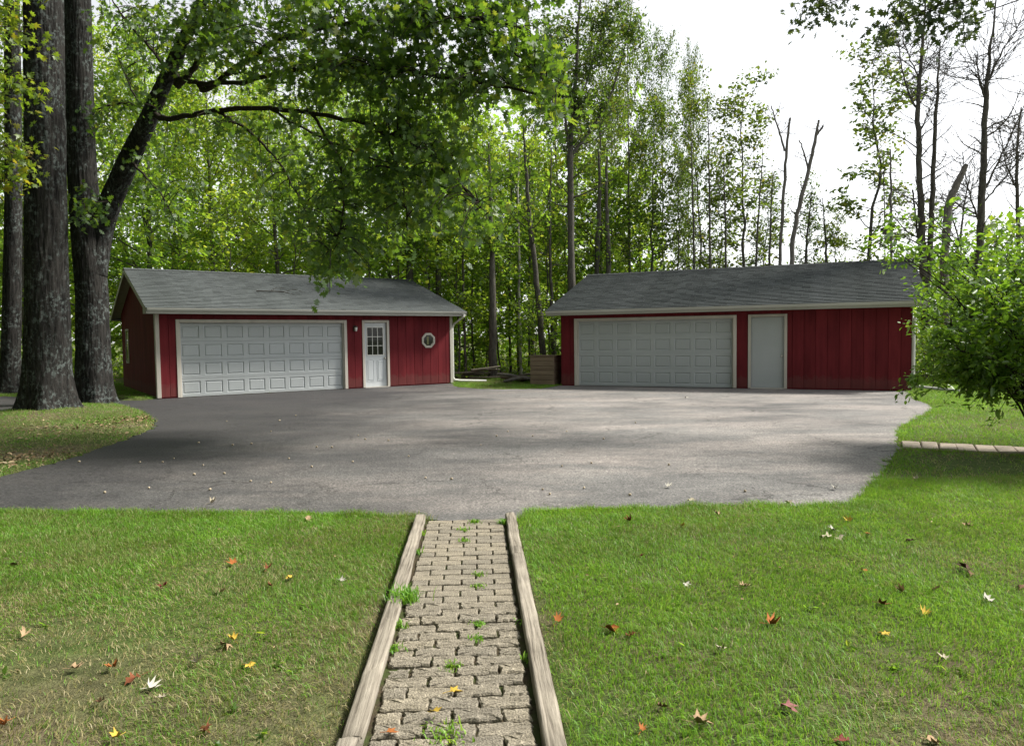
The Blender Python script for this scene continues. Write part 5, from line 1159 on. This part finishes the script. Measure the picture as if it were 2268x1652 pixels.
# low broad-leaved weeds in the lawn
rgw = np.random.default_rng(640); n = 170; x = rgw.uniform(-5.5, 5.5, n); y = rgw.uniform(2.0, 6.8, n); ok = ~pip(x, y, dp) & ~pip(x, y, PATH) & (np.abs(x) < .75 * y + .3) & (fbm(x, y, .9, 70) > .45); x, y = x[ok], y[ok]
wp = np.repeat(np.stack([x, y, gz(x, y) + .012], -1), 8, axis=0) + rgw.normal(0, .012, (len(x) * 8, 3)) * (1, 1, .4)
tag(ob('lawn_weeds', leaves('lawn_weeds', wp, .034, T_OVATE, M['maple'], 641, upb=1.6)), 'small broad-leaved weeds scattered in the lawn', 'weeds', kind='stuff')

# ------------------------------------------------------------------ fallen leaves
LC = {'orange': (.34, .12, .035), 'rust': (.2, .07, .035), 'brown': (.14, .08, .045), 'tan': (.36, .25, .15), 'yellow': (.52, .36, .06), 'cream': (.42, .37, .28), 'white': (.46, .44, .38), 'red': (.2, .05, .045), 'mauve': (.26, .11, .11), 'dark': (.07, .035, .025)}
for k, c in LC.items(): 
    m, nt, out = nmat('fallen_leaf_' + k); co = obj_co(nt); n_ = noise(nt, co, 25, 4, .6)
    bsdf(nt, out, ramp(nt, n_, [(.3, tuple(v * .65 for v in c)), (.7, tuple(min(.85, v * 1.15) for v in c))]).outputs[0], .8, .15); M['fl_' + k] = m
def fallen(px, py, color, label, size=.085, tilt=.25, seed=0, z=.02, name='fallen_leaf', T=T_MAPLE, group='fallen leaves on the lawn'):
    r = np.random.default_rng(seed + int(px * 3 + py)); tv, tf = T; v = tv.copy(); v[:, 0] -= .4; rr2 = v[:, 0] ** 2 + v[:, 1] ** 2
    v[:, 2] = r.uniform(.5, 1.5) * rr2 * r.choice([1, 1, -.6]) + r.normal(0, .06, len(v)) + r.uniform(.2, .9) * np.abs(v[:, 1]) + .25 * v[:, 0] * v[:, 1] * r.normal(0, 1); v[:, 1] *= r.uniform(.75, 1.05)
    me = mesh_np('fallen_leaf', v * size * 1.35, tf, M['fl_' + color]); p = G(px, py, z); zz = float(gz(p.x, p.y)[0]); 
    o = ob(name, me, loc=(p.x, p.y, max(z, zz + z))); o.rotation_euler = (r.normal(0, tilt), r.normal(0, tilt), r.uniform(0, 6.28)); tag(o, label, 'leaf', group)
    # stalk
    st = MB().tube([(-.05 * size * 13 * .5, 0, 0), (-.9 * size, .1 * size, -.05 * size)], .0012, 4).build('stalk', M['fl_' + color], o)
FL = [(683, 1152, 'tan', 'orange-tan leaf near the asphalt edge left of the path', .09), (362, 1303, 'red', 'dark red leaf alone in the middle of the left lawn', .08), (517, 1252, 'orange', 'pale orange leaf in the upper left lawn', .08), (640, 1285, 'yellow', 'yellow-orange leaf in the upper left lawn near the path', .075), (595, 1262, 'rust', 'rusty leaf just above two others in the upper left lawn', .08), (487, 1313, 'tan', 'peach leaf left of centre in the left lawn', .07), (598, 1302, 'rust', 'small rusty leaf below its twin in the left lawn', .06), (500, 1432, 'tan', 'large curled tan leaf in the middle of the left lawn', .10), (516, 1421, 'yellow', 'yellow leaf touching the large curled tan one', .06), (435, 1472, 'cream', 'cream leaf below left of the large tan one', .07), (553, 1478, 'yellow', 'yellow leaf right of the cream one on the left lawn', .07), (250, 1487, 'orange', 'brown-orange leaf beside the bare patch on the left', .065), (300, 1510, 'rust', 'curled dark rust leaf by the white leaf on the left', .08), (333, 1529, 'white', 'white upturned leaf in the lower left lawn', .065), (165, 1490, 'tan', 'tan leaf on the bare patch at lower left', .065), (224, 1563, 'brown', 'brown leaf near the bottom left', .06), (455, 1617, 'rust', 'rust red leaf at the bottom of the left lawn', .07), (55, 1408, 'tan', 'tan leaf by the left edge', .07), (35, 1253, 'brown', 'brown leaf at the upper left edge of the lawn', .07), (755, 1288, 'white', 'white leaf left of the path timber', .05), (260, 1640, 'yellow', 'pale yellow leaf cut by the bottom edge at left', .06), (365, 1550, 'cream', 'small cream leaf low on the left lawn', .05), (8, 1612, 'orange', 'orange leaf in the bottom left corner', .06),
      (1520, 1294, 'white', 'white upturned leaf on the right lawn', .065), (1645, 1303, 'tan', 'curled tan-orange leaf right of the white one', .075), (1352, 1396, 'orange', 'upright orange-brown leaf near the right timber', .09), (1707, 1386, 'orange', 'bright orange leaf in the middle of the right lawn', .085), (1400, 1411, 'rust', 'dark rust leaf right of the upright orange one', .06), (1598, 1446, 'cream', 'pointed cream leaf in the right lawn', .07), (1880, 1156, 'yellow', 'bright yellow leaf near the asphalt at right', .085), (1835, 1192, 'cream', 'pale leaf on the left of the white leaf cluster', .11), (1858, 1193, 'cream', 'pale leaf on the right of the white leaf cluster', .10), (1845, 1178, 'white', 'whitest leaf on top of the white leaf cluster', .09), (1923, 1186, 'orange', 'dull orange leaf right of the white leaf cluster', .07), (2015, 1200, 'dark', 'dark brown crumpled leaf at upper right', .11), (2140, 1260, 'dark', 'dark brown crumpled leaf at far right', .11), (2150, 1270, 'brown', 'brown leaf touching the dark one at far right', .08), (1913, 1264, 'orange', 'tiny orange leaf in the right lawn', .05), (1997, 1312, 'tan', 'pinkish tan leaf in the right lawn', .065), (2070, 1308, 'tan', 'tan leaf above the flat white one at right', .06), (1952, 1342, 'rust', 'upright rust leaf in the right lawn', .08), (2047, 1361, 'yellow', 'yellow-tan leaf right of the upright rust leaf', .065), (2190, 1333, 'white', 'flat white leaf near the right edge', .08), (1743, 1573, 'mauve', 'mauve red leaf at the bottom of the right lawn', .085), (1548, 1606, 'tan', 'large tan leaf at the bottom right of the path', .09), (1470, 1570, 'brown', 'small brown leaf above left of the large tan one', .05), (1420, 1618, 'orange', 'small orange leaf at the bottom near the right timber', .045), (1235, 1373, 'orange', 'orange leaf standing beside the right timber', .065), (1860, 1640, 'red', 'dark red leaf cut by the bottom edge', .07), (2065, 1642, 'tan', 'tan leaf on the bare patch at the bottom right', .065), (2093, 1462, 'cream', 'cream pink leaf low in the right lawn', .06), (2262, 1297, 'brown', 'brown leaf cut by the right edge', .09), (1395, 1156, 'rust', 'rust leaf near the asphalt right of the path', .075), (1590, 1142, 'tan', 'tan leaf at the asphalt edge on the right', .08), (1515, 1170, 'yellow', 'yellow leaf near the asphalt in the right lawn', .06), (1960, 1405, 'yellow', 'pale yellow leaf beside a worn spot at right', .07), (2030, 1062, 'cream', 'cream leaf on the sunny lawn below the pavers', .07), (2140, 1165, 'tan', 'long tan leaf in the sunny lawn at far right', .09), (1420, 1235, 'red', 'tiny red leaf in the upper right lawn', .05)]
for i, (px, py, c, lab, s) in enumerate(FL): fallen(px, py, c, lab, s * .85, .28, i, T=(T_MAPLE if i % 3 else T_OAK))
for (px, py, c, lab, s) in [(1005, 1527, 'yellow', 'bright yellow leaf lying on the bricks of the path', .055), (962, 1579, 'yellow', 'faded yellow leaf on the bricks below the bright one', .055), (865, 1619, 'orange', 'small orange leaf at the lower left of the path', .045)]: fallen(px, py, c, lab, s, .15, 7, .025, group='fallen leaves on the path')
for (px, py, c, lab, s) in [(1480, 1078, 'white', 'pale crumpled leaf on the asphalt at right', .09), (1850, 1082, 'white', 'white leaf on the asphalt near the right lawn', .07), (470, 1113, 'cream', 'cream leaf on the asphalt near the left lawn', .07), (1530, 1104, 'cream', 'thin cream leaf at the near asphalt edge', .08), (1748, 1112, 'cream', 'pale leaf at the near asphalt edge by the right lawn', .07), (1520, 880, 'white', 'small white leaf before the right garage door', .09)]: fallen(px, py, c, lab, s, .1, 3, .012, group='leaves on the driveway')
# acorns scattered on the driveway
ac = MB(); ac.tube([(-.016, 0, 0), (-.012, 0, 0), (-.003, 0, 0), (.008, 0, 0), (.014, 0, 0), (.018, 0, 0)], [.004, .011, .0135, .0115, .006, .001], 9); acm = None
rg = np.random.default_rng(600); spots = [(330, 1080), (232, 1090), (450, 1030), (385, 1015), (310, 1023), (360, 1023), (430, 1050), (497, 1048), (555, 1065), (640, 1015), (515, 985), (557, 982), (690, 1033), (175, 1022), (130, 965), (735, 990), (860, 975), (905, 1010), (1065, 985), (1000, 1060), (1100, 965), (1125, 955), (1180, 965), (1255, 955), (1310, 1025), (1395, 1095), (1650, 1087), (655, 920), (440, 980), (600, 955)]
for k in range(16): spots.append((rg.uniform(380, 1500), rg.uniform(930, 1100)))
first = None
for i, (px, py) in enumerate(spots):
    q = G(px, py, .012)
    if first is None: first = ac.build('acorn', M['acorn'], None, True); o = first
    else: o = first.copy(); link(o)
    o.location = (q.x, q.y, .0135); o.rotation_euler = (rg.uniform(0, 6), 0, rg.uniform(0, 6.28)); s = rg.uniform(.75, 1.15); o.scale = (s, s, s)
    tag(o, 'small pale acorn lying on the asphalt driveway', 'acorn', 'acorns scattered over the driveway')

# leaf litter on the island under the old trunks, along the asphalt edge and on the wood floor
rg = np.random.default_rng(700)
def litter(n, cx, cy, sx, sy): return np.stack([rg.normal(cx, sx, n), rg.normal(cy, sy, n)], -1)
A_, B_, C_ = G(330, 930), G(60, 1020), G(150, 955)
q = np.concatenate([litter(420, A_.x - .25, A_.y, .35, .5), litter(620, B_.x, B_.y, 1.1, .45), litter(500, C_.x, C_.y, 1.6, 1.0), np.stack([rg.uniform(-14, 12, 1500), rg.uniform(23.5, 30, 1500)], -1), np.stack([rg.uniform(-5, 6, 160), rg.uniform(2.2, 6.2, 160)], -1)])
ok = ~pip(q[:, 0], q[:, 1], dp) & ~pip(q[:, 0], q[:, 1], PATH) & ~in_garage(q[:, 0], q[:, 1], GL) & ~in_garage(q[:, 0], q[:, 1], GR); q = q[ok]
big = q[:, 1] > 8
p = np.stack([q[:, 0], q[:, 1], gz(q[:, 0], q[:, 1]) + rg.uniform(.012, .04, len(q))], -1)
m, nt, out = nmat('dry_leaf_litter'); at = N(nt, 'ShaderNodeAttribute', attribute_name='rnd')
bsdf(nt, out, ramp(nt, at.outputs['Fac'], [(0, (.07, .045, .025)), (.5, (.22, .15, .085)), (.9, (.38, .29, .18)), (1, (.45, .38, .28))]).outputs[0], .85, .1)
o = ob('leaf_litter', leaves('leaf_litter', p, np.where(big, .055, .022), T_OVATE, m, 701, upb=2.2)); tag(o, 'scattered dry brown leaf litter under the trees', 'leaf litter', kind='stuff')
